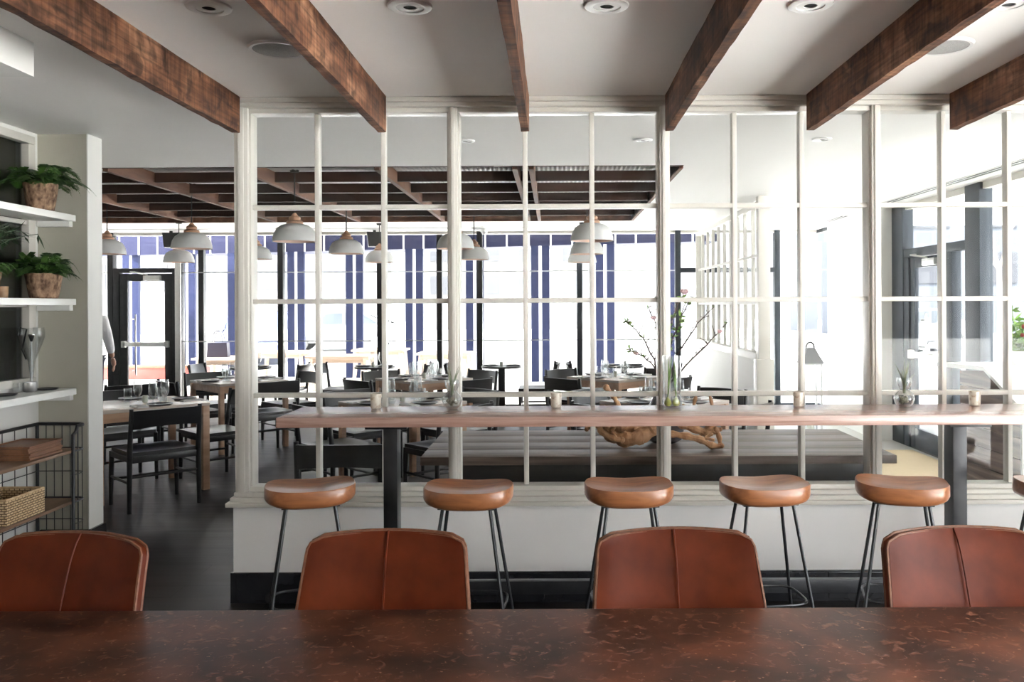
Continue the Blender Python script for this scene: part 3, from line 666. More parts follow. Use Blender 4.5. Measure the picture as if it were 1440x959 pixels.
# things on the counter
CT = 1.0305
def votive(x, y, z, label, group, m=mercury, sc=1):
    o = MB().lathe([(0, .0), (.022*sc, 0), (.0265*sc, .004), (.0285*sc, .074*sc), (.0265*sc, .0745*sc), (.0245*sc, .012*sc), (0, .010*sc)], 24).build('votive_cup', m, loc=(x, y, z))
    return tag(o, label, 'candle holder', group)
for px, l in ((528, 'mottled votive cup on the counter above the stool nearest the counter end'), (781.5, 'mottled pale votive cup on the counter between the bud vase and the tall glass vase'), (1122.5, 'mottled votive cup on the counter between the tall glass vase and the other bud vase'), (1370, 'mottled votive cup on the counter above the right counter leg')):
    votive(PX(px, 4.36), 4.36, CT, l, 'votive cups on the bar counter')
def air_vase(x, y, label, seed):
    rnd = random.Random(seed)
    o = MB().lathe([(0, .002), (.025, 0), (.042, .014), (.050, .040), (.044, .066), (.026, .083), (.024, .092), (.034, .112), (.037, .130), (.035, .146), (.0335, .146), (.0355, .130), (.0325, .112), (.0225, .092), (.0245, .083), (.0425, .066), (.0485, .040), (.041, .016), (.024, .004), (0, .005)], 32).build('bud_vase', goblet, loc=(x, y, CT))
    tag(o, 'pinched clear glass bud vase on the counter, ' + label, 'vase', 'pinched bud vases on the counter')
    m = MB()
    for k in range(26):
        a = rnd.uniform(0, 6.3); q = rnd.uniform(0, .026); m.ball((q*math.cos(a), q*math.sin(a), .022+rnd.uniform(-.002, .030)), rnd.uniform(.006, .010), 1)
    mo = m.build('moss', moss, loc=(x, y, CT)); mo['kind'] = 'stuff'; tag(mo, 'grey-green moss inside the pinched bud vase, ' + label, 'moss')
    m = MB()
    for k in range(11):
        a = rnd.uniform(0, 6.3); L = rnd.uniform(.10, .17); bend = rnd.uniform(.015, .055); pts = []; rs = []
        for i in range(8):
            u = i/7; pts.append((math.cos(a)*(.002+bend*u**1.6), math.sin(a)*(.002+bend*u**1.6), .080+L*u-.012*u**3)); rs.append(.0034*(1-u)+.0006)
        m.tube(pts, rs, 5)
    m.lathe([(0, .066), (.006, .068), (.009, .085), (.004, .10), (0, .10)], 10)
    ap = m.build('air_plant', airp, loc=(x, y, CT)); tag(ap, 'spidery air plant growing out of the bud vase, ' + label, 'plant', 'air plants in bud vases')
air_vase(PX(635, 4.33), 4.33, 'second item from the counter end', 3)
air_vase(PX(1271, 4.33), 4.33, 'above the bright-topped stool', 8)
vx, vy = PX(944.5, 4.33), 4.33
o = MB().lathe([(0, .003), (.030, 0), (.047, .012), (.052, .034), (.047, .058), (.040, .072), (.046, .090), (.047, .265), (.0455, .265), (.0445, .090), (.0385, .072), (.0455, .058), (.0505, .034), (.0455, .014), (.029, .004), (0, .006)], 36).build('tall_glass_vase', goblet, loc=(vx, vy, CT))
tag(o, 'tall clear glass vase with green shoots, on the counter before a wide stile', 'vase')
rnd = random.Random(5)
for sx, l in ((-.022, 'green flower bulb sprouting in the tall glass vase, towards the shelves'), (.021, 'green flower bulb sprouting in the tall glass vase, towards the entrance')):
    b = thing('flower_bulb', l, 'bulb', (vx+sx, vy, CT+.007), 0, 'bulbs in the tall glass vase')
    MB().lathe([(0, 0), (.012, .002), (.019, .014), (.017, .026), (.008, .038), (.005, .046), (0, .047)], 16).build('bulb', bulb_m, b)
    m = MB()
    for k in range(7):
        a = rnd.uniform(0, 6.3); e = rnd.uniform(.004, .014); L = rnd.uniform(.13, .215)
        pts = [(e*math.cos(a)*u**1.5-sx*.55*u, e*math.sin(a)*u**1.5, .042+L*u) for u in [i/6 for i in range(7)]]
        m.tube(pts, [.0026, .003, .003, .0028, .0024, .0018, .0006], 5)
    m.build('shoots', leaf_g, b)

# ------------------------------------------------------------------ communal table behind the screen
TZ = .72
t = thing('communal_table', 'low weathered communal table just behind the glazed screen', 'table', (.575, 5.19, 0))
m = MB()
for k, (a, b) in enumerate(((-.50, -.2605), (-.2590, -.0015), (0, .2495), (.251, .50))): m.box(-1.31, 1.31, a, b, TZ-.045-.001*k*0, TZ, .0015)
m.build('tabletop', old_wood, t)
MB().box(-1.13, 1.17, -.40, -.365, TZ-.175, TZ-.045, .002).box(-1.13, 1.17, .365, .40, TZ-.175, TZ-.045, .002).box(-1.13, -1.09, -.365, .365, TZ-.175, TZ-.045).box(1.13, 1.17, -.365, .365, TZ-.175, TZ-.045).build('apron', apron_wood, t)
for sx in (-1.02, 1.02):
    for sy in (-.32, .32): MB().box(sx-.04, sx+.04, sy-.04, sy+.04, 0, TZ-.045, .004).build('leg', apron_wood, t)
# dark vase
bx, by = .668, 5.17
vz = TZ+.0005
tag(MB().lathe([(0, .004), (.070, 0), (.105, .02), (.122, .09), (.118, .15), (.092, .22), (.060, .29), (.050, .33), (.058, .365), (.053, .365), (.045, .33), (.055, .29), (.086, .22), (.112, .15), (.116, .09), (.10, .026), (0, .012)], 40).build('ceramic_vase', vase_lav, loc=(bx, by, vz)), 'dark glazed round vase on the communal table behind the driftwood', 'vase')
# flowering branches (tips given as photo columns and heights above the table)
BR = [((881, 452), 'flowering branch leaning farthest towards the shelves, with a green-leaved tip', 'l'), ((884, 492), 'short low flowering branch towards the shelves, with a leafy end', 'lf'), ((911, 432), 'flowering branch with a pink blossom left of the wide stile', 'f'), ((924, 418), 'thin budded twig rising beside the wide stile', ''),
      ((962, 410), 'tall flowering branch topped by the largest pink blossom', 'F'), ((973, 418), 'leafy branch rising just right of the wide stile', 'L'), ((1003, 432), 'budded branch slanting up towards the lobby screen', ''), ((1021, 455), 'long arching branch leaning farthest towards the entrance', 'f'), ((950, 440), 'dense leafy branch seen just past the wide stile', 'L')]
for k, ((px, py), l, fl) in enumerate(BR):
    rnd = random.Random(40+k); yk = (.022, -.04, -.01, .045, .105, -.105, -.065, .0, .075)[k]; Y = by+yk*1.6
    tip = Vector((PX(px, Y)-bx, Y-by, EYE-(py-430)/1200*Y-vz-(px-778)*.0045*Y/1200))
    o = thing('flowering_branch', l, 'branch', (bx, by, vz), 0, 'flowering branches in the dark vase')
    a = k*.7; st = Vector((tip.x*.05, yk*.33, .08)); nk = Vector((tip.x*.065, yk*.30, .345))
    pts = []
    for i in range(17):
        u = i/16
        if u < .25: p = st.lerp(nk, u/.25)
        else:
            v = (u-.25)/.75; p = nk.lerp(tip, v)+Vector((math.copysign(.05, tip.x)*math.sin(v*math.pi)*(-.6 if k != 7 else .6), 0, .03*math.sin(v*math.pi)))
            p += Vector((rnd.uniform(-.006, .006), rnd.uniform(-.002, .002), 0))
        pts.append(p)
    m = MB().tube(pts, [.0056*(1-i/16)+.0022 for i in range(17)], 6)
    spots = []
    for i in range(6, 17):
        for _ in range(2):
            d = Vector((rnd.uniform(-1, 1), rnd.uniform(-1, 1), rnd.uniform(.1, 1))).normalized()
            L = rnd.uniform(.006, .02); q = pts[i]+d*L; m.tube([pts[i], q], [.0016, .0012], 4); m.ball(q, rnd.uniform(.0028, .0048), 1); spots.append(q)
        if i in (8, 11, 13):
            d = Vector((rnd.uniform(-1, 1), rnd.uniform(-.15, .15), rnd.uniform(.5, 1.1))).normalized(); q = pts[i]+d*rnd.uniform(.05, .10); m.tube([pts[i], pts[i].lerp(q, .5)+Vector((0, 0, .008)), q], [.003, .0024, .0018], 5); m.ball(q, .004, 1); spots.append(q)
    m.build('stem', twig, o)
    def leaves(centres, n, L):
        m = MB()
        for c_ in centres:
            for _ in range(n):
                d = Vector((rnd.uniform(-1, 1), rnd.uniform(-1, 1), rnd.uniform(-.3, 1))).normalized(); s_ = d.orthogonal().normalized(); ll = L*rnd.uniform(.7, 1.2)
                a_ = c_; e_ = c_+d*ll; mid = c_+d*ll*.45
                nn = d.cross(s_)*.003
                m.quad(a_, mid+s_*ll*.24+nn, e_, mid-s_*ll*.24+nn); 
        m.build('leaves', leaf_g, o, smooth=False)
    def blossom(c_, r):
        m = MB()
        for j in range(9):
            th = j*2.4; m.ball(c_+Vector((math.cos(th), math.sin(th), .5*math.sin(j*1.7)))*r*.5, r*.55, 2, (1, 1, .8))
        m.build('blossom', petal, o)
    if 'L' in fl: leaves([pts[i] for i in (8, 9, 10, 11, 12, 13, 15)], 5, .045)
    elif 'l' in fl: leaves([pts[15], pts[16], pts[12]], 5, .04)
    elif 'f' in fl or fl == '': leaves([pts[16]], 3, .022)
    if 'F' in fl: blossom(pts[16], .026); leaves([pts[15]], 5, .04)
    elif 'f' in fl: blossom(pts[14], .017)
# driftwood
def root(pts, rs, seed, m, lumps=.25):
    rnd = random.Random(seed); P_ = [Vector(p) for p in pts]; out = []; rr = []
    for i in range((len(P_)-1)*7+1):
        k = min(i//7, len(P_)-2); u = i/7-k
        p0_ = P_[max(k-1, 0)]; p1_ = P_[k]; p2_ = P_[k+1]; p3_ = P_[min(k+2, len(P_)-1)]
        q = .5*((2*p1_)+(p2_-p0_)*u+(2*p0_-5*p1_+4*p2_-p3_)*u*u+(3*p1_-p0_-3*p2_+p3_)*u**3)
        r_ = rs[k]*(1-u)+rs[k+1]*u
        out.append(q+Vector((rnd.uniform(-1, 1), rnd.uniform(-1, 1), rnd.uniform(-1, 1)))*r_*.10); rr.append(r_*(1+lumps*.6*math.sin(i*.9+seed)+rnd.uniform(-.05, .05)))
    m.tube(out, rr, 9); m.ball(out[-1], rr[-1]*.98, 2); m.ball(out[0], rr[0]*.98, 2)
def dpt(px, py, Y): return (PX(px, Y), Y, EYE-(py-430)/1200*Y-(px-778)*.0045*Y/1200)
m = MB(); Yd = 4.98
RT = [([(842, 606), (853, 615), (872, 622), (895, 620), (917, 610), (921, 598)], [.012, .024, .034, .036, .030, .022], 0), ([(838, 600), (846, 612), (862, 621), (874, 623)], [.010, .016, .018, .014], -.05),
      ([(848, 600), (866, 603), (888, 604), (912, 600)], [.02, .030, .034, .024], .05), ([(844, 607), (852, 596), (862, 592), (874, 597), (890, 594)], [.014, .018, .016, .020, .016], -.02),
      ([(858, 610), (850, 604), (856, 597), (864, 603), (858, 609)], [.010, .012, .011, .012, .009], -.06), ([(862, 590), (868, 575), (861, 561), (852, 549)], [.016, .013, .011, .014], .06),
      ([(900, 620), (908, 606), (918, 590), (924, 577)], [.020, .020, .015, .012], .07), ([(824, 608), (829, 603), (828, 597)], [.010, .012, .010], .09), ([(829, 605), (840, 604), (850, 608)], [.009, .012, .014], .06)]
for p, r_, dy in RT: root([dpt(a, b, Yd+dy) for a, b in p], [q*1.25 for q in r_], int(p[0][0]), m)
o = m.build('driftwood', drift); o.location.z += TZ+.001-min(v.co.z for v in o.data.vertices); tag(o, 'gnarled piece of driftwood on the communal table, left of the dark vase', 'driftwood', 'driftwood on the communal table')
m = MB(); Yd = 4.93
RT = [([(944, 612), (965, 615), (985, 620), (1000, 628), (1014, 628)], [.020, .020, .020, .020, .014], -.02), ([(955, 598), (972, 603), (990, 609), (1003, 607), (1012, 605)], [.020, .024, .026, .022, .014], .06),
      ([(990, 609), (1000, 601), (1006, 593), (1004, 582)], [.016, .015, .013, .012], .05), ([(1006, 604), (1010, 614), (1012, 627)], [.013, .014, .013], .0), ([(972, 603), (976, 590), (975, 572), (978, 560)], [.014, .012, .010, .012], .08),
      ([(1000, 612), (992, 617), (1002, 620)], [.009, .010, .009], -.03), ([(985, 612), (999, 596), (1001, 575), (998, 558)], [.013, .012, .010, .009], .10), ([(957, 600), (962, 588), (960, 572)], [.012, .011, .011], .10)]
for p, r_, dy in RT: root([dpt(a, b, Yd+dy) for a, b in p], r_, int(p[0][0]), m)
o = m.build('driftwood', drift); o.location.z += TZ+.001-min(v.co.z for v in o.data.vertices); tag(o, 'branching piece of driftwood on the communal table, right of the dark vase', 'driftwood', 'driftwood on the communal table')

# ------------------------------------------------------------------ dining chairs, tables, place settings
def dining_chair():
    o = thing('dining_chair', '', 'chair')
    for sx in (-1, 1):
        MB().tube([(sx*.262, -.225, 0), (sx*.258, -.222, .43), (sx*.256, -.262, .79)], [.017, .021, .015], 10).build('leg', black_wood, o)
        MB().tube([(sx*.255, .205, 0), (sx*.250, .205, .30), (sx*.246, .205, .425)], [.015, .020, .021], 10).build('leg', black_wood, o)
    m = MB(); NU = 16; th = .011
    def bp(u, v, s_): 
        x = (2*u-1)*.250; bow = .040*(1-(2*u-1)**2); z0 = .632+.018*(1-(2*u-1)**2); z1 = .775+.004*(1-(2*u-1)**2)
        z = z0+(z1-z0)*v; return (x, -.246-.040*(z-.62)/.16-bow+s_*th, z)
    F = [[m.bm.verts.new(bp(i/NU, j/4, 1)) for j in range(5)] for i in range(NU+1)]; B = [[m.bm.verts.new(bp(i/NU, j/4, -1)) for j in range(5)] for i in range(NU+1)]
    for i in range(NU):
        for j in range(4): m.bm.faces.new((F[i][j], F[i+1][j], F[i+1][j+1], F[i][j+1])); m.bm.faces.new((B[i][j], B[i][j+1], B[i+1][j+1], B[i+1][j]))
        m.bm.faces.new((F[i][4], F[i+1][4], B[i+1][4], B[i][4])); m.bm.faces.new((F[i][0], B[i][0], B[i+1][0], F[i+1][0]))
    for i in (0, NU):
        for j in range(4): m.bm.faces.new((F[i][j], F[i][j+1], B[i][j+1], B[i][j]))
    m.build('backrest', black_wood, o)
    m = MB(); NU, NV = 16, 12
    def sp(u, v, t_):
        x = (2*u-1)*.243; y = -.21+.435*v
        dish = -.022*(1-(2*u-1)**4)*math.sin(math.pi*min(1, v*1.15+.02)) if t_ else 0
        return (x, y, .452+dish if t_ else .422)
    F = [[m.bm.verts.new(sp(i/NU, j/NV, 1)) for j in range(NV+1)] for i in range(NU+1)]; B = [[m.bm.verts.new(sp(i/NU, j/NV, 0)) for j in range(NV+1)] for i in range(NU+1)]
    for i in range(NU):
        for j in range(NV): m.bm.faces.new((F[i][j], F[i+1][j], F[i+1][j+1], F[i][j+1])); m.bm.faces.new((B[i][j], B[i][j+1], B[i+1][j+1], B[i+1][j]))
    rim = [(i, 0) for i in range(NU)]+[(NU, j) for j in range(NV)]+[(i, NV) for i in range(NU, 0, -1)]+[(0, j) for j in range(NV, 0, -1)]
    for (a, b), (c_, d_) in zip(rim, rim[1:]+rim[:1]): m.bm.faces.new((F[a][b], F[c_][d_], B[c_][d_], B[a][b]))
    m.build('seat', black_wood, o)
    MB().box(-.24, .24, -.235, -.215, .375, .425, .003).box(-.23, .23, .195, .215, .385, .425, .003).box(-.262, -.244, -.21, .2, .38, .425, .003).box(.244, .262, -.21, .2, .38, .425, .003).build('seat_rail', black_wood, o)
    st = MB().tube([(-.26, -.222, .27), (.26, -.222, .27)], .011, 8).tube([(-.25, .205, .20), (.25, .205, .20)], .011, 8)
    for sx in (-1, 1): st.tube([(sx*.258, -.222, .225), (sx*.252, .205, .225)], .011, 8)
    st.build('stretcher', black_wood, o)
    return o
chair0 = None
def place_chair(x, y, rz, label, group):
    global chair0
    if chair0 is None: chair0 = dining_chair(); chair0.location = (x, y, 0); chair0.rotation_euler = (0, 0, R(rz)); chair0['label'] = label; chair0['group'] = group
    else: dup(chair0, (x, y, 0), R(rz), label, group)
def square_table():
    o = thing('square_table', '', 'table')
    MB().box(-.39, .39, -.39, .39, .715, .742, .003).build('tabletop', dine_top_sheen, o)
    MB().box(-.36, .36, -.375, -.355, .64, .715).box(-.36, .36, .355, .375, .64, .715).box(-.375, -.355, -.355, .355, .64, .715).box(.355, .375, -.355, .355, .64, .715).build('apron', dine_wood, o, smooth=False)
    for sx in (-1, 1):
        for sy in (-1, 1): MB().box(sx*.363-.024, sx*.363+.024, sy*.363-.024, sy*.363+.024, 0, .715, .003).build('leg', dine_wood, o)
    return o
plate0 = tumbler0 = wine0 = napkin0 = None
def plate_proto(): return MB().lathe([(0, .004), (.055, .003), (.075, .001), (.10, .012), (.106, .016), (.104, .018), (.075, .007), (.05, .008), (0, .008)], 28).build('dinner_plate', plate_black)
def tumbler_proto(): return MB().lathe([(0, .004), (.026, 0), (.031, .02), (.033, .065), (.030, .115), (.0285, .115), (.0315, .065), (.0295, .022), (.024, .008), (0, .010)], 20).build('tumbler', goblet)
def wine_proto(): return MB().lathe([(0, .005), (.030, 0), (.032, .003), (.008, .010), (.006, .03), (.026, .055), (.036, .09), (.034, .14), (.029, .185), (.0275, .185), (.0325, .14), (.0345, .09), (.024, .057), (0, .034)], 20).build('wine_glass', goblet)
PROTO = {}
def put(kind, proto, loc, rz, label, cat, group):
    if kind not in PROTO: o = PROTO[kind] = proto(); o.location = loc; o.rotation_euler = (0, 0, rz); tag(o, label, cat, group)
    else: dup(PROTO[kind], loc, rz, label, group)
def napkin_proto(): return MB().box(-.045, .045, -.09, .09, 0, .006, .002).box(-.043, .044, -.088, .085, .006, .013, .002).build('folded_napkin', linen)
TABLES = [('by the white pier', -3.48, 7.27), ('below the handbag', -3.5, 9.50), ('nearest the bud vase', -1.29, 7.28), ('farther back past the bud vase', -1.46, 9.62), ('behind the driftwood', .94, 7.25), ('left of the blossoms', .70, 9.72)]
SIDE = [('near right', 45, .58, -.58), ('far right', 135, .58, .58), ('far left', -135, -.58, .58), ('near left', -45, -.58, -.58)]
tab0 = None
for ti, (tn, tx, ty) in enumerate(TABLES):
    l = 'pale oak square dining table set cornerwise, %s' % tn
    if tab0 is None: tab0 = square_table(); tab0.location = (tx, ty, 0); tab0.rotation_euler = (0, 0, R(45)); tab0['label'] = l; tab0['group'] = 'square dining tables'
    else: dup(tab0, (tx, ty, 0), R(45), l, 'square dining tables').scale = (1, 1, 1)
    if ti == 0: tab0.scale = (1.15, 1, 1); tab0.location = (tx-.04, ty-.04, 0)
    for sn, rz, dx, dy in SIDE:
        if ti == 0 and sn == 'near left': continue
        k = .60/.82; ox, oy = dx*k, dy*k
        if ti == 0 and sn == 'far left': ox -= .02
        if ti == 0 and sn == 'near right': ox -= .11; oy -= .09
        if ti == 1 and sn == 'near left': ox += .06; oy += .06
        place_chair(tx+ox, ty+oy, rz, 'black dining chair, %s side of the table %s' % (sn, tn), 'black dining chairs')
        put('plate', plate_proto, (tx+dx*.40, ty+dy*.40, .7425), 0, 'dark plate, %s side of the table %s' % (sn, tn), 'plate', 'dark plates on the dining tables')
        r = R(rz)
        put('napkin', napkin_proto, (tx+dx*.40-.10*math.cos(r)*1.62, ty+dy*.40-.10*math.sin(r)*1.62, .7425), r, 'white napkin, %s side of the table %s' % (sn, tn), 'napkin', 'folded napkins on the dining tables')
        gx, gy = dx*.20, dy*.20
        px_, py_ = .085*math.cos(r), .085*math.sin(r)
        put('tumbler', tumbler_proto, (tx+gx+px_, ty+gy+py_, .7425), 0, 'clear water tumbler, %s side of the table %s' % (sn, tn), 'glass', 'water tumblers on the dining tables')
        put('wine', wine_proto, (tx+gx+px_*.05, ty+gy+py_*.05, .7425), 0, 'clear wine glass, %s side of the table %s' % (sn, tn), 'glass', 'wine glasses on the dining tables')
    votive(tx, ty, .7425, 'small pale votive cup in the middle of the table %s' % tn, 'votive cups on the dining tables', cup_ceramic, .8)
place_chair(-4.42, 8.78, 45, 'black dining chair half hidden behind the white pier, nearest the black door', 'black dining chairs')
place_chair(-1.20, 5.08, 0, 'black dining chair with its low curved back close behind the glazed screen', 'black dining chairs')
# round pedestal tables by the far windows
ROUND = [(-4.10, 11.55, 'below the handbag'), (-2.42, 11.55, 'second from the black door'), (-.70, 11.55, 'in the middle window bay'), (.95, 11.55, 'behind the blossoms')]
r0 = None
for x, y, n_ in ROUND:
    l = 'small black round pedestal table by the far windows, %s' % n_
    if r0 is None:
        r0 = thing('pedestal_table', l, 'table', (x, y, 0), 0, 'round pedestal tables by the windows')
        MB().lathe([(0, .715), (.268, .715), (.275, .72), (.275, .738), (.270, .742), (0, .742)], 40).build('tabletop', black_wood, r0)
        MB().box(-.045, .045, -.045, .045, .02, .715, .003).build('pedestal', black_steel, r0); MB().lathe([(0, 0), (.21, 0), (.21, .012), (.05, .022), (0, .022)], 32).build('base', black_steel, r0)
    else: dup(r0, (x, y, 0), 0, l)
    for s_, sn in ((-1, 'left'), (1, 'right')):
        place_chair(x+s_*.46, y, 90 if s_ > 0 else -90, 'black dining chair, %s side of the round table %s' % (sn, n_), 'black dining chairs at the round tables')
        put('plate', plate_proto, (x+s_*.155, y-.02, .7425), 0, 'dark plate, %s side of the round table %s' % (sn, n_), 'plate', 'dark plates on the round tables')
        put('wine', wine_proto, (x+s_*.06, y+.14, .7425), 0, 'clear wine glass, %s side of the round table %s' % (sn, n_), 'glass', 'wine glasses on the round tables')
    votive(x, y-.10, .7425, 'small pale votive cup on the round table %s' % n_, 'votive cups on the round tables', cup_ceramic, .8)

# ------------------------------------------------------------------ pendants
def pendant(top):
    o = thing('pendant_lamp', '', 'pendant lamp')
    r = .19
    MB().lathe([(r, 0), (r*.985, .03), (r*.93, .075), (r*.80, .118), (r*.60, .145), (r*.34, .158), (r*.30, .160), (r*.30, .155), (r*.33, .152), (r*.58, .139), (r*.775, .112), (r*.905, .072), (r*.96, .03), (r*.975, .002)], 40, closed=True).build('shade', plaster, o)
    MB().lathe([(r*.962, .003), (r*.945, .03), (r*.89, .070), (r*.76, .109), (r*.57, .135), (.01, .150), (.01, .148), (r*.56, .133), (r*.75, .107), (r*.88, .068), (r*.935, .03), (r*.955, .003)], 40, closed=True).build('inner_lining', copper_in, o)
    MB().lathe([(0, .150), (.064, .152), (.072, .160), (.072, .174), (.060, .186), (.046, .190), (.050, .198), (.050, .212), (.040, .222), (.028, .227), (.026, .234), (.012, .252), (0, .254)], 28).build('wooden_cap', pendant_wood, o)
    MB().ball((0, 0, .075), .03, 2).lathe([(0, .10), (.016, .10), (.016, .148), (0, .148)], 12).build('bulb', plastic_white, o)
    return o
PD = [(151, 354.5, 9.2, 'white dome pendant half hidden by the white pier'), (270, 347.6, 8.3, 'large white dome pendant with wooden cap over the gap beside the screen'), (252, 366.6, 11.0, 'small white dome pendant hanging lower, right behind the large one in the gap'), (360, 362.6, 10.3, 'small white dome pendant cut by the left end stile of the screen'),
      (415, 338.4, 7.5, 'large white dome pendant in the first glazed section'), (487.5, 355.7, 9.37, 'middle-sized white dome pendant right of the large one in the first section'), (534, 368, 11.3, 'small distant white dome pendant crossed by a glazing bar left of the bud vase'), (641, 349.4, 8.7, 'white dome pendant crossed by the wide stile above the bud vase'),
      (667, 364.5, 10.6, 'smaller white dome pendant just right of the wide stile above the bud vase'), (833, 339.2, 7.55, 'large white dome pendant, topmost of the overlapping three'), (826, 357.8, 9.6, 'white dome pendant, middle of the overlapping three'), (819, 369.2, 11.3, 'white dome pendant, lowest of the overlapping three')]
pe0 = None
for px, py, Y, l in PD:
    x, z = PX(px, Y), EYE-(py-430)/1200*Y
    if pe0 is None: pe0 = pendant(0); q = pe0; q.location = (x, Y, z); q['label'] = l; q['group'] = 'white dome pendants'
    else: q = dup(pe0, (x, Y, z), 0, l, 'white dome pendants')
    zt = (CEIL if Y > 10.9 else 2.752)-z
    q['cord_top'] = zt
for q in [o for o in bpy.data.objects if o.get('cord_top')]:
    zt = q['cord_top']; del q['cord_top']
    MB().tube([(0, 0, .250), (0, 0, zt)], .006, 6).lathe([(0, zt-.02), (.035, zt-.02), (.04, zt), (0, zt)], 16).build('cord', lamp_black, q)
# small black speakers and a camera on the far ceiling
for px, l in ((241, 'small black speaker hung near the far ceiling, right above the black door'), (527, 'small black speaker hung near the far ceiling, above the smallest distant pendant')):
    Y = 12.27; o = thing('hanging_speaker', l, 'speaker', (PX(px, Y), Y, CEIL), R(15), 'black speakers near the far ceiling')
    MB().prism([(-.11, -.03), (.11, -.03), (.085, -.24), (-.085, -.24)], 'y', -.07, .07).build('cabinet', plastic_black, o, smooth=False); MB().box(-.02, .02, -.02, .02, -.05, 0).build('bracket', plastic_black, o)
Y = 11.9; o = thing('security_camera', 'white security camera on the far ceiling, between two pendants', 'camera', (PX(672, Y), Y, CEIL))
MB().lathe([(0, 0), (.09, 0), (.09, -.03), (.06, -.05), (0, -.05)], 24).build('mount', plastic_white, o); MB().ball((.10, -.05, -.06), .05, 2).tube([(.0, 0, -.03), (.1, -.05, -.06)], .02, 8).build('lens_head', plastic_white, o)
# ------------------------------------------------------------------ wall shelves on the left
XW = -3.245
def shelf(z, label, th=.040, xf=-3.01):
    o = thing('wall_shelf', label, 'shelf', (XW, 4.4, z), 0, 'white wall shelves')
    MB().box(.01, xf-XW, -1.2, .985, -th, 0, .003).build('board', shelf_paint, o)
    MB().box(.01, xf-XW-.02, .945, .985, -th-.035, -th, .002).build('bracket', shelf_paint, o)
    MB().box(.01, xf-XW-.02, -.3, -.26, -th-.035, -th, .002).build('bracket', shelf_paint, o)
shelf(2.135, 'white wall shelf at the top, carrying the bark pot fern')
shelf(1.608, 'white wall shelf in the middle, carrying the lower bark pot fern')
shelf(1.045, 'white wall counter shelf at the bottom, carrying the steel cup')
def fern(o, seed, n, L, m, z0, spread=1.0, up=1.05):
    rnd = random.Random(seed); mb = MB(); st = MB()
    for k in range(n):
        a = 2*math.pi*k/n*1.618*2+rnd.uniform(-.3, .3); l = L*rnd.uniform(.6, 1.1); e = up*rnd.uniform(.3, 1.2)
        ca, sa = math.cos(a), math.sin(a); pts = []
        for i in range(13):
            u = i/12; rr_ = .02+l*spread*(u-.12*u*u); h = z0+l*(e*1.4*u-1.15*e*u*u-.25*u**3)
            pts.append(Vector((max(ca*rr_, -3.19-o.location.x), min(sa*rr_, 5.34-o.location.y), h)))
        st.tube(pts, [.0016*(1-i/12)+.0005 for i in range(13)], 4)
        for i in range(2, 13):
            u = i/12; w = l*.24*(math.sin(math.pi*min(1, .18+u*.85))**.8); t_ = (pts[i]-pts[i-1]).normalized(); sd = t_.cross(Vector((0, 0, 1))).normalized()
            for sgn in (-1, 1):
                for h_ in (0, .5):
                    b0 = pts[i].lerp(pts[i-1], h_); d = (sd*sgn+t_*.55+Vector((0, 0, -.22+rnd.uniform(-.1, .1)))).normalized()*w*rnd.uniform(.8, 1.1)
                    d.x = max(d.x, -3.235-o.location.x-b0.x); d.y = min(d.y, 5.385-o.location.y-b0.y)
                    mid = b0+d*.45; q = t_*w*.25; mb.quad(b0, mid+q, b0+d, mid-q)
    mb.build('fronds', m, o, smooth=False); st.build('stalks', m, o)
def bark_pot(px, Y, z, label, seed, wdt=.19, h=.155, pot_m=bark, fm=fern_g, n=34, L=.30):
    o = thing('potted_fern', label, 'plant', (PX(px, Y), Y, z))
    rnd = random.Random(seed); N = 40; m = MB(); prof = [(0, .004), (wdt*.34, 0), (wdt*.38, .004)]+[(wdt*(.38+.12*i/6), h*i/6+.004) for i in range(1, 7)]+[(wdt*.46, h+.004), (wdt*.44, h-.02), (0, h-.02)]
    m.lathe(prof, N)
    for v in m.bm.verts:
        r_ = math.hypot(v.co.x, v.co.y)
        if r_ > wdt*.36 and .01 < v.co.z: k = 1+rnd.uniform(-.022, .022); v.co.x *= k; v.co.y *= k; v.co.z += rnd.uniform(-.003, .003)
    m.build('bark_pot', pot_m, o); MB().lathe([(0, h-.012), (wdt*.43, h-.016), (wdt*.43, h-.02), (0, h-.02)], 20).build('soil', soil, o)
    fern(o, seed, n, L, fm, h-.01)
    return o
bark_pot(58, 5.13, 2.136, 'fern in a bark pot at the end of the top shelf', 2)
bark_pot(62, 5.18, 1.609, 'fern in a bark pot at the end of the middle shelf', 4, .205, .145, L=.25)
bark_pot(-60, 4.60, 2.136, 'large fern on the top shelf, cut by the frame edge', 9, .17, .15, fm=fern_g, n=26, L=.26)
bark_pot(-22, 4.82, 1.609, 'fern on the middle shelf, cut by the frame edge', 13, .17, .14, n=24, L=.16)
# bamboo palm trailing beneath the top shelf
o = thing('potted_palm', 'dark narrow-leaved palm on the middle shelf reaching up under the top shelf', 'plant', (-3.12, 4.38, 1.609))
MB().lathe([(0, .003), (.055, 0), (.075, .14), (.068, .14), (.05, .02), (0, .02)], 24).build('pot', ceramic_dark, o)
rnd = random.Random(21); m = MB(); st = MB()
for k in range(9):
    a = rnd.uniform(.7, 2.2); tip = Vector((math.cos(a)*.16*rnd.random(), .20+.45*rnd.random(), .34+.10*rnd.random())); tip.x = max(-.05, min(.1, tip.x)); pts = [Vector((0, 0, .02)).lerp(tip, i/6)+Vector((0, 0, .08*math.sin(i/6*math.pi))) for i in range(7)]
    st.tube(pts, .0022, 5)
    for i in range(2, 7):
        for j in range(3):
            d = Vector((rnd.uniform(-.6, 1), rnd.uniform(-.2, 1), rnd.uniform(-.9, .35))).normalized(); l = rnd.uniform(.06, .11); s_ = d.cross(Vector((0, 0, 1))).normalized()*.007
            b0 = pts[i]; m.quad(b0, b0+d*l*.4+s_, b0+d*l, b0+d*l*.4-s_)
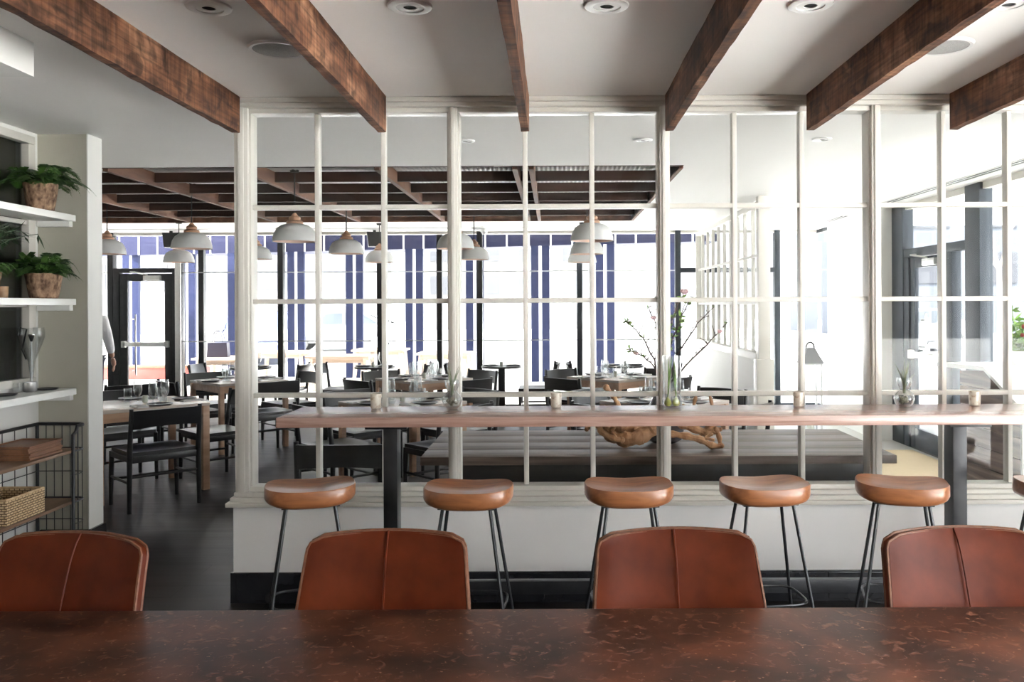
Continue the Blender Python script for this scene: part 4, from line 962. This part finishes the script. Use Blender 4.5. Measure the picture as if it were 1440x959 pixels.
m.build('leaves', dark_leaf, o, smooth=False); st.build('stalks', dark_leaf, o)
tag(MB().lathe([(0, .002), (.030, 0), (.034, .07), (.030, .07), (.027, .008), (0, .008)], 24).build('wooden_cup', cup_wood, loc=(PX(3, 5.02), 5.02, 1.609)), 'small pale wooden cup on the middle shelf beside the fern', 'cup')
# bottom shelf: steel cup, funnel-topped glass decanter, tumblers, plates
def bowl_cup(px, Y, r, h, m, name, label, cat):
    tag(MB().lathe([(0, .003), (r*.92, 0), (r, .004), (r, h), (r*.95, h), (r*.95, .008), (0, .008)], 32).build(name, m, loc=(PX(px, Y), Y, 1.0455)), label, cat)
bowl_cup(42, 5.16, .037, .058, steel, 'steel_cup', 'brushed steel cup on the bottom wall shelf', 'cup')
bowl_cup(25, 5.13, .030, .056, goblet, 'glass_jar', 'short clear glass jar beside the steel cup on the bottom wall shelf', 'jar')
o = thing('glass_decanter', 'tall clear glass funnel decanter on a steel stem, on the bottom wall shelf', 'decanter', (PX(44, 5.24), 5.24, 1.0455))
MB().lathe([(0, .01), (.012, .10), (.020, .18), (.058, .28), (.072, .325), (.074, .35), (.068, .385), (.066, .385), (.071, .35), (.069, .325), (.055, .282), (.018, .185), (.010, .10), (0, .02)], 32).build('funnel', goblet, o)
MB().tube([(0, 0, .11), (0, 0, .33)], .004, 8).build('stem', steel, o); MB().lathe([(0, .30), (.006, .30), (.017, .335), (.017, .345), (0, .345)], 16).build('stopper', lamp_black, o)
MB().lathe([(0, 0), (.034, 0), (.034, .006), (.007, .014), (.006, .11), (0, .11)], 24).build('foot', steel, o)
MB().tube([(-.074, 0, .335), (-.06, -.01, .385), (-.02, -.015, .375), (-.052, -.01, .25), (-.03, -.004, .19)], .0045, 8).build('handle', lamp_black, o)
for k, (px, Y) in enumerate(((66, 5.28), (6, 4.92))):
    tag(MB().lathe([(0, .003), (.05, 0), (.065, .008), (.062, .010), (.05, .004), (0, .006)], 28).build('dinner_plate', ceramic_dark if k else plate_black, loc=(PX(px, Y)+.0, Y, 1.0455)), ['small dark plate at the end of the bottom wall shelf', 'small dark plate on the bottom wall shelf by the frame edge'][k], 'plate', 'plates on the wall shelf')

# wire cart with wooden shelves
o = thing('wire_cart', 'black wire cart with wooden shelves below the wall shelves', 'cart', (-3.085, 4.6, 0))
xa, xb, ya, yb = -.145, .155, -1.0, .745; PYp = .60
for z in (.685, .375, .085):
    MB().box(xa, xb-.005, ya, PYp+.08, z-.018, z, .002).build('shelf', cart_wood, o)
fr = MB()
for yy, sg in ((PYp, 1), (ya+.14, -1)):
    ye = yb if sg > 0 else ya-.0
    top_ = [(xb, yy, 0), (xb, yy, .78)]+[(xb, yy+sg*.045*math.sin(t*math.pi/8), .78+.045*(1-math.cos(t*math.pi/8))) for t in range(1, 5)]
    cy = ye-sg*.05
    top_ += [(xb, cy, .825)]+[(xb-.05+.05*math.cos(t*math.pi/8), cy+sg*.05*math.sin(t*math.pi/8), .825) for t in range(1, 5)]+[(xa, ye, .825)]
    fr.tube(top_, .0105, 10)
for z in (.685, .375, .085):
    fr.tube([(xb, PYp, z-.01), (xb, yb-.05, z-.01)]+[(xb-.05+.05*math.cos(t*math.pi/8), yb-.05+.05*math.sin(t*math.pi/8), z-.01) for t in range(1, 5)]+[(xa, yb, z-.01)], .006, 8)
fr.tube([(xa, ya, .825), (xa, yb, .825)], .0105, 10)
for z in (0, .825): pass
fr.tube([(xa, ya+.02, 0), (xa, ya+.02, .825)], .0105, 10).tube([(xa, yb-.01, 0), (xa, yb-.01, .825)], .0105, 10)
fr.build('frame', black_steel, o)
wi = MB()
for z in (.23, .53): wi.tube([(xb, PYp, z), (xb, yb-.05, z)]+[(xb-.05+.05*math.cos(t*math.pi/8), yb-.05+.05*math.sin(t*math.pi/8), z) for t in range(1, 5)]+[(xa, yb, z), (xa, ya, z)], .003, 6)
for k in range(6): wi.tube([(xa+(xb-.05-xa)*k/5, yb, .05), (xa+(xb-.05-xa)*k/5, yb, .825)], .003, 6)
for k in range(1, 3): wi.tube([(xb, PYp+.05*k, .05), (xb, PYp+.05*k, .825)], .003, 6)
for k in range(16): wi.tube([(xa, ya+(yb-ya)*k/15, .05), (xa, ya+(yb-ya)*k/15, .825)], .003, 6)
wi.build('wire_mesh', black_steel, o)
for k in range(6):
    rnd = random.Random(k); z = .6855+.0135*k
    q = tag(MB().box(-.12, .12, -.16, .16, 0, .006, .002).box(-.12, -.112, -.16, .16, .006, .0125).box(.112, .12, -.16, .16, .006, .0125).box(-.112, .112, -.16, -.152, .006, .0125).box(-.112, .112, .152, .16, .006, .0125).build('wooden_tray', tray_wood, loc=(-3.085+rnd.uniform(-.004, .004), 4.98+rnd.uniform(-.008, .008), z)),
        'brown wooden tray in the stack on the cart, %s' % ['bottom one', 'second from the bottom', 'third from the bottom', 'third from the top', 'second from the top', 'top one'][k], 'tray', 'wooden trays stacked on the cart')
m = MB().box(-.12, .12, -.17, .17, 0, .01)
for a in ((-.125, -.113, -.175, .175), (.113, .125, -.175, .175), (-.113, .113, -.175, -.163), (-.113, .113, .163, .175)): m.box(*a, .0, .135, .004)
o = thing('woven_basket', 'pale woven rush basket on the lower shelf of the wire cart', 'basket', (-3.07, 4.76, .3755)); m.build('basket_body', weave_m, o)
MB().tube([(-.119, -.169, .137), (.119, -.169, .137), (.119, .169, .137), (-.119, .169, .137)], .008, 8, closed=True).build('rim', wicker, o)

# ------------------------------------------------------------------ entrance side: host stand, plant, lantern, mat
o = thing('host_stand', 'grey barn-plank host stand with pale slab top near the entrance', 'counter', (3.0, 0, 0))
prof = [(6.30, 0), (6.30, 1.06), (5.92, 1.085), (5.46, .86), (5.46, 0)]
def zt(y): return 1.06+(6.30-y)/.38*.025 if y > 5.92 else 1.085-(5.92-y)/.46*.225
m = MB(); z = .0
while z < 1.085:
    z2 = min(z+.137, 1.09); ys = [5.46+(.84)*i/12 for i in range(13)]
    top_ = [(y, min(z2-.006, zt(y))) for y in ys]; 
    pol = [(a, b) for a, b in top_ if b > z+.002]
    if len(pol) > 1: m.prism([(pol[0][0], z)]+pol+[(pol[-1][0], z)], 'x', 0, .03)
    z += .137
m.build('plank_side', plank_wood, o, smooth=False)
MB().prism(prof, 'x', .03, .72).build('body', mat('host_stand_core', (.62, .62, .62), .5, c2=(.56, .56, .56), scale=(3, 3, 3)), o, smooth=False)
MB().prism([(6.62, 1.066), (6.62, 1.10), (5.90, 1.115), (5.90, 1.09)], 'x', -.03, .8).prism([(5.90, 1.09), (5.90, 1.115), (5.43, .888), (5.43, .862)], 'x', -.03, .8).build('slab_top', shelf_paint, o, smooth=False)
MB().box(-.012, .0, 5.44, 5.462, 0, .85).build('corner_strip', alu, o, smooth=False)
o = thing('potted_flower', 'leafy red-flowered plant in a pale pot on the host stand, cut by the frame edge', 'plant', (3.32, 6.08, 1.1145))
MB().lathe([(0, .003), (.05, 0), (.065, .10), (.058, .10), (.045, .012), (0, .012)], 24).build('pot', cup_ceramic, o)
rnd = random.Random(77); m = MB(); st = MB(); fl = MB()
for k in range(14):
    a = rnd.uniform(0, 6.3); l = rnd.uniform(.18, .42); p1 = Vector((math.cos(a)*.17*rnd.random(), math.sin(a)*.17*rnd.random(), l)); pts = [Vector((0, 0, .05)).lerp(p1, i/5)+Vector((0, 0, .02*math.sin(i))) for i in range(6)]
    st.tube(pts, .0025, 5)
    for i in range(1, 6):
        for j in range(3):
            d = Vector((rnd.uniform(-1, 1), rnd.uniform(-1, 1), rnd.uniform(-.2, .9))).normalized(); ll = rnd.uniform(.05, .09); s_ = d.orthogonal().normalized()*ll*.26; b0 = pts[i]; m.quad(b0, b0+d*ll*.45+s_, b0+d*ll, b0+d*ll*.45-s_)
    if k % 3 == 0: fl.ball(pts[-1], .016, 2)
m.build('leaves', leaf_g, o, smooth=False); st.build('stalks', leaf_g, o); fl.build('blossoms', red_paint, o)
Y = 9.4; o = thing('lantern', 'tall white metal floor lantern with a grey pitched roof before the entry pier', 'lantern', (PX(1139, Y), Y, .006))
fr = MB(); w_ = .095
for sx in (-1, 1):
    for sy in (-1, 1): fr.box(sx*w_-.010, sx*w_+.010, sy*w_-.010, sy*w_+.010, 0, .90)
for z in (.0, .88): fr.box(-w_, w_, -w_, w_, z, z+.02) if z == 0 else [fr.box(-w_, w_, s*w_-.010, s*w_+.010, z, z+.02) for s in (-1, 1)]+[fr.box(s*w_-.010, s*w_+.010, -w_, w_, z, z+.02) for s in (-1, 1)]
fr.build('frame', outline_white, o, smooth=False)
m = MB(); A = [(-.12, -.12, .90), (.12, -.12, .90), (.12, .12, .90), (-.12, .12, .90)]; B = [(-.04, -.04, 1.07), (.04, -.04, 1.07), (.04, .04, 1.07), (-.04, .04, 1.07)]
va = [m.bm.verts.new(p) for p in A]; vb = [m.bm.verts.new(p) for p in B]
m.bm.faces.new(va[::-1]); m.bm.faces.new(vb)
for i in range(4): m.bm.faces.new((va[i], va[(i+1) % 4], vb[(i+1) % 4], vb[i]))
m.build('roof', mat('lantern_roof_grey', (.22, .225, .235), .5, c2=(.25, .255, .265), scale=(8, 8, 8)), o, smooth=False)
MB().tube([(.055*math.cos(t*math.pi/12)*.8, 0, 1.07+.06*math.sin(t*math.pi/12)) for t in range(13)], .009, 8).build('ring', lamp_black, o)
MB().lathe([(0, .02), (.04, .02), (.04, .22), (0, .22)], 20).build('candle', cup_ceramic, o)
for s, (a, b, c_, d_) in enumerate(((-w_, w_, -w_-.003, -w_+.001), (-w_, w_, w_-.001, w_+.003))): MB().box(a+.01, b-.01, c_, d_, .02, .88).build('pane', clear, o, smooth=False)
MB2 = MB().prism([(2.35, 7.5), (2.95, 6.75), (3.78, 6.75), (3.78, 9.0), (2.9, 9.0)], 'z', .0065, .014).build('door_mat', mat_beige, smooth=False)
tag(MB2, 'beige mat on the floor inside the glass entrance door', 'mat')

# ------------------------------------------------------------------ person by the black door
def person():
    Y = 11.0; o = thing('person', 'person in a white shirt and dark trousers standing half behind the white pier', 'person', (PX(124, Y), Y, 0), R(190))
    def skin(name, verts, edges, rad, m, rootv=0, lv=2, parent=o):
        me = bpy.data.meshes.new(name); me.from_pydata(verts, edges, []); ob = bpy.data.objects.new(name, me); COL.objects.link(ob); ob.parent = parent
        sm = ob.modifiers.new('skin', 'SKIN'); sm.use_smooth_shade = True
        for i, r_ in enumerate(rad): me.skin_vertices[0].data[i].radius = r_ if isinstance(r_, tuple) else (r_, r_); me.skin_vertices[0].data[i].use_root = i == rootv
        sb = ob.modifiers.new('sub', 'SUBSURF'); sb.levels = lv; sb.render_levels = lv
        dg = bpy.context.evaluated_depsgraph_get(); ev = ob.evaluated_get(dg); m2 = bpy.data.meshes.new_from_object(ev)
        ob.modifiers.clear(); ob.data = m2; m2.materials.clear(); m2.materials.append(m); m2.polygons.foreach_set('use_smooth', [True]*len(m2.polygons)); return ob
    V = [(0, 0, .92), (0, 0, 1.08), (0, .01, 1.26), (0, .01, 1.40), (0, 0, 1.47), (0, -.01, 1.53), (0, -.02, 1.60), (0, -.02, 1.68),
         (.18, .01, 1.39), (.25, .02, 1.12), (.27, -.06, .90), (-.18, .01, 1.39), (-.25, .02, 1.12), (-.27, -.06, .90),
         (.09, 0, .86), (.10, -.01, .48), (.10, .02, .09), (.12, -.13, .04), (-.09, 0, .86), (-.10, -.01, .48), (-.10, .02, .09), (-.12, -.13, .04)]
    E = [(0, 1), (1, 2), (2, 3), (3, 4), (4, 5), (5, 6), (6, 7), (3, 8), (8, 9), (9, 10), (3, 11), (11, 12), (12, 13), (0, 14), (14, 15), (15, 16), (16, 17), (0, 18), (18, 19), (19, 20), (20, 21)]
    Rd = [(.14, .10), (.13, .09), (.16, .11), (.14, .09), .055, .055, (.075, .09), (.075, .09), .062, .045, .033, .062, .045, .033, .085, .06, .045, .04, .085, .06, .045, .04]
    bd = skin('body', V, E, Rd, skin_m)
    for s_ in (-1, 1):
        hv = [(s_*.27, -.06, .90), (s_*.275, -.085, .84), (s_*.275, -.10, .80)]; he = [(0, 1), (1, 2)]; hr = [.028, (.036, .022), (.034, .018)]
        for f_ in range(4):
            b = len(hv); off = (f_-1.5)*.018; L = (.07, .078, .074, .058)[f_]
            hv += [(s_*.272, -.10+off, .79), (s_*.268, -.105+off*1.1, .79-L*.55), (s_*.258, -.11+off*1.1, .79-L)]; he += [(2, b), (b, b+1), (b+1, b+2)]; hr += [.010, .009, .0075]
        b = len(hv); hv += [(s_*.262, -.13, .83), (s_*.25, -.155, .79)]; he += [(1, b), (b, b+1)]; hr += [.012, .009]
        skin('hand', hv, he, hr, skin_m, 0, 1, bd)
    skin('shirt', [(0, 0, .80), (0, 0, .95), (0, 0, 1.08), (0, .01, 1.26), (0, .01, 1.40), (0, 0, 1.46), (.18, .01, 1.39), (.25, .02, 1.12), (.265, -.04, .95), (-.18, .01, 1.39), (-.25, .02, 1.12), (-.265, -.04, .95)], [(0, 1), (1, 2), (2, 3), (3, 4), (4, 5), (4, 6), (6, 7), (7, 8), (4, 9), (9, 10), (10, 11)], [(.20, .14), (.17, .13), (.15, .11), (.18, .13), (.155, .105), .066, .08, .062, .05, .08, .062, .05], shirt_m, 2)
    skin('trousers', [(0, 0, .95), (.09, 0, .86), (.10, -.01, .48), (.10, .02, .08), (-.09, 0, .86), (-.10, -.01, .48), (-.10, .02, .08)], [(0, 1), (1, 2), (2, 3), (0, 4), (4, 5), (5, 6)], [(.15, .12), .105, .078, .062, .105, .078, .062], jean_m)
    m = MB().ball((0, .0, 1.685), .095, 3, (.95, 1.05, .95)); 
    bmesh.ops.delete(m.bm, geom=[v for v in m.bm.verts if v.co.y < -.045 and v.co.z < 1.72], context='VERTS'); m.build('hair', hair_m, o)
    MB().tube([(.155*math.cos(t*math.pi/12), .115*math.sin(t*math.pi/12), 1.07) for t in range(24)], .018, 6, closed=True).build('belt', lamp_black, o)
    MB().ball((0, -.112, 1.625), .016, 2, (.8, 1, 1.4)).build('nose', skin_m, bd); MB().box(-.022, .022, -.107, -.098, 1.580, 1.588, .002).build('mouth', pantry_red, bd)
    for s_ in (-1, 1): MB().ball((s_*.030, -.095, 1.65), .011, 2).build('eye', plastic_black, bd); MB().ball((s_*.082, -.01, 1.635), .024, 2, (.4, .8, 1.2)).build('ear', skin_m, bd)
person()

# ------------------------------------------------------------------ outside: bleached tables, bag, cars, trees, buildings
def patio(x0, x1, Y, label):
    w_ = x1-x0; o = thing('patio_table', label, 'table', ((x0+x1)/2, Y+.38, -.03), 0, 'bleached tables on the patio')
    MB().box(-w_/2, w_/2, -.38, .38, .735, .77, .004).build('tabletop', pale_wood, o)
    MB().box(-w_/2+.08, w_/2-.08, -.33, -.31, .66, .735).box(-w_/2+.08, w_/2-.08, .31, .33, .66, .735).build('apron', pale_wood, o, smooth=False)
    for sx in (-1, 1):
        for sy in (-1, 1): MB().tube([(sx*(w_/2-.10), sy*.30, .735), (sx*(w_/2-.03), sy*.35, 0)], [.045, .03], 4).build('leg', pale_wood, o, smooth=False)
    return o
PT = [(268, 338, 13.6, 'bleached wood patio table outside carrying the dark handbag'), (350, 428, 15.3, 'bleached wood patio table outside, behind the first dark mullion'), (428, 518, 13.9, 'bleached wood patio table outside, under the third indigo column'), (493, 567, 16.0, 'bleached wood patio table outside, farthest one, behind a slim mullion'), (583, 664, 14.7, 'bleached wood patio table outside, above the bud vase')]
for a, b, Y, l in PT: patio(PX(a, Y), PX(b, Y), Y, l)
o = thing('handbag', 'dark navy handbag with thin handles standing on a bleached patio table', 'bag', (PX(307, 13.9), 13.9, .7405))
MB().prism([(-.17, 0), (.17, 0), (.155, .235), (-.155, .235)], 'y', -.06, .06).build('bag_body', bag_leather, o, smooth=False)
for y_ in (-.05, .05): MB().tube([(.085*math.cos(t*math.pi/14), y_, .23+.20*math.sin(t*math.pi/14)) for t in range(15)], .006, 6).build('handle', bag_leather, o)
o = thing('planter_bench', 'long red-painted low planter bench outside the black door', 'bench', (PX(215, 15.4), 15.4, -.03))
MB().box(-1.2, .95, -.2, .2, .30, .50, .01).build('red_side', red_paint, o); MB().box(-1.15, -1.05, -.18, .18, 0, .30).box(.8, .9, -.18, .18, 0, .30).build('foot', facade_m, o, smooth=False); MB().box(-1.22, .97, -.22, .22, .50, .535, .005).build('rim_board', tray_wood, o)
def car(pm):
    o = thing('car', '', 'car')
    b = MB().prism([(-2.1, .30), (-2.15, .62), (-1.95, .86), (-1.05, .93), (-.45, 1.40), (.85, 1.44), (1.65, .98), (2.1, .90), (2.2, .55), (2.1, .30)], 'y', -.85, .85)
    bmesh.ops.bevel(b.bm, geom=[e for e in b.bm.edges], offset=.06, segments=2, affect='EDGES'); b.build('body', pm, o)
    for s_ in (-1, 1): MB().prism([(-.86, .96), (-.40, 1.33), (.18, 1.36), (.18, .96)], 'y', s_*.855-.004, s_*.855+.004).prism([(.26, .96), (.26, 1.36), (.80, 1.37), (1.42, .98)], 'y', s_*.855-.004, s_*.855+.004).build('side_window', car_glass, o, smooth=False)
    for wx in (-1.35, 1.35):
        for s_ in (-1, 1):
            w = MB().lathe([(0, -.10), (.20, -.10), (.31, -.09), (.32, 0), (.31, .09), (.20, .10), (0, .10)], 24, M=Matrix.Translation((wx, s_*.80, .32)) @ Matrix.Rotation(R(90), 4, 'X')).build('wheel', rubber, o)
            MB().lathe([(0, -.112), (.18, -.108), (.19, -.09), (0, -.09)], 18, M=Matrix.Translation((wx, s_*.80, .32)) @ Matrix.Rotation(R(90)*s_, 4, 'X')).build('hubcap', alu, w)
    return o
c1 = car(car_blue); c1.location = (PX(366, 25), 25, -.03); c1.rotation_euler = (0, 0, R(100)); c1['label'] = 'blue parked car outside, seen left of the first dark mullion'
c2 = car(car_white); c2.location = (PX(480, 31), 31, -.03); c2.rotation_euler = (0, 0, R(5)); c2['label'] = 'white parked car outside beyond the bleached tables'; c2['group'] = 'white parked cars'
dup(c2, (12.0, 29, -.03), R(20), 'white parked car outside, seen through the glass entrance door')
dup(c2, (19.5, 27, -.03), R(15), 'white parked car outside, right of the entrance door')
def building(x, y, w_, d_, h, m, label, nx, nz):
    o = thing('building', label, 'building', (x, y, -.03)); MB().box(-w_/2, w_/2, 0, d_, 0, h).box(-w_/2-.2, w_/2+.2, -.2, d_, h, h+.3).build('facade', m, o, smooth=False)
    for i in range(nx):
        for j in range(nz):
            cx = -w_/2+w_*(i+.5)/nx; cz = 1.5+(h-2)*(j+.4)/nz; MB().box(cx-w_/nx*.28, cx+w_/nx*.28, -.05, .02, cz, cz+(h-2)/nz*.55).build('window', win_dark, o, smooth=False)
building(-20, 50, 18, 8, 7.5, facade_m, 'pale low building across the street beyond the left windows', 5, 2)
building(-3, 58, 12, 8, 6.5, facade_m, 'pale low building across the street beyond the middle windows', 4, 2)
building(24, 46, 18, 8, 8, facade_b, 'blue-grey building across the street beyond the entrance', 5, 2)
def tree(x, y, h, seed, label):
    rnd = random.Random(seed); o = thing('bare_tree', label, 'tree', (x, y, -.03), 0, 'bare trees across the street'); m = MB()
    def grow(p, d, L, r_, k, mb):
        pts = [p]; q = p.copy(); dd = d.copy()
        for i in range(4): dd = (dd+Vector((rnd.uniform(-.15, .15), rnd.uniform(-.15, .15), .05))).normalized(); q = q+dd*L/4; pts.append(q.copy())
        mb.tube(pts, [r_*(1-.12*i) for i in range(5)], 6)
        if k > 0:
            for _ in range(3): grow(pts[rnd.choice((2, 3, 4))], (dd+Vector((rnd.uniform(-.9, .9), rnd.uniform(-.9, .9), rnd.uniform(0, .5)))).normalized(), L*.62, r_*.55, k-1, mb)
    tr = MB(); p0_ = Vector((0, 0, 0)); tr.tube([(0, 0, 0), (.03, 0, h*.2), (0, .02, h*.4)], [.10, .075, .06], 8).build('trunk', tree_bark, o)
    for _ in range(4): grow(Vector((0, .02, h*.38)), Vector((rnd.uniform(-.5, .5), rnd.uniform(-.5, .5), 1)).normalized(), h*.33, .045, 3, m)
    m.build('crown', tree_bark, o)
tree(-9.8, 22.5, 6, 1, 'bare tree outside seen through the black door glass'); tree(-12.2, 29, 7, 2, 'bare tree outside seen above the handbag'); tree(11.5, 22, 6.5, 3, 'bare tree outside seen beyond the entrance door')

# ------------------------------------------------------------------ light
Wd = bpy.data.worlds.new('overcast_sky'); SC.world = Wd; Wd.use_nodes = True
bg = Wd.node_tree.nodes['Background']; bg.inputs['Color'].default_value = (.93, .965, 1, 1); bg.inputs['Strength'].default_value = 1.0
WT = Wd.node_tree; tc_ = WT.nodes.new('ShaderNodeTexCoord'); sp_ = WT.nodes.new('ShaderNodeSeparateXYZ'); mr_ = WT.nodes.new('ShaderNodeMapRange')
mr_.inputs['From Min'].default_value = 0; mr_.inputs['From Max'].default_value = .7; mr_.inputs['To Min'].default_value = 4.5; mr_.inputs['To Max'].default_value = 15
WT.links.new(tc_.outputs['Generated'], sp_.inputs[0]); WT.links.new(sp_.outputs['Z'], mr_.inputs['Value']); WT.links.new(mr_.outputs[0], bg.inputs['Strength'])
sl = bpy.data.lights.new('sun', 'SUN'); sl.energy = 30; sl.angle = R(3); sl.color = (1, .97, .92)
so = bpy.data.objects.new('sun', sl); COL.objects.link(so); so.location = (0, -5, 12); so.rotation_euler = (R(18), 0, R(8))
def portal(loc, rot, sx, sy):
    l = bpy.data.lights.new('daylight_portal', 'AREA'); l.shape = 'RECTANGLE'; l.size = sx; l.size_y = sy; l.cycles.is_portal = True
    o = bpy.data.objects.new('daylight_portal', l); COL.objects.link(o); o.location = loc; o.rotation_euler = rot
portal((-1.6, YW+.2, 1.35), (R(-90), 0, 0), 11.4, 2.7)
portal((XR+.2, 4.8, 1.35), (R(90), 0, R(90)), 15.6, 2.7)
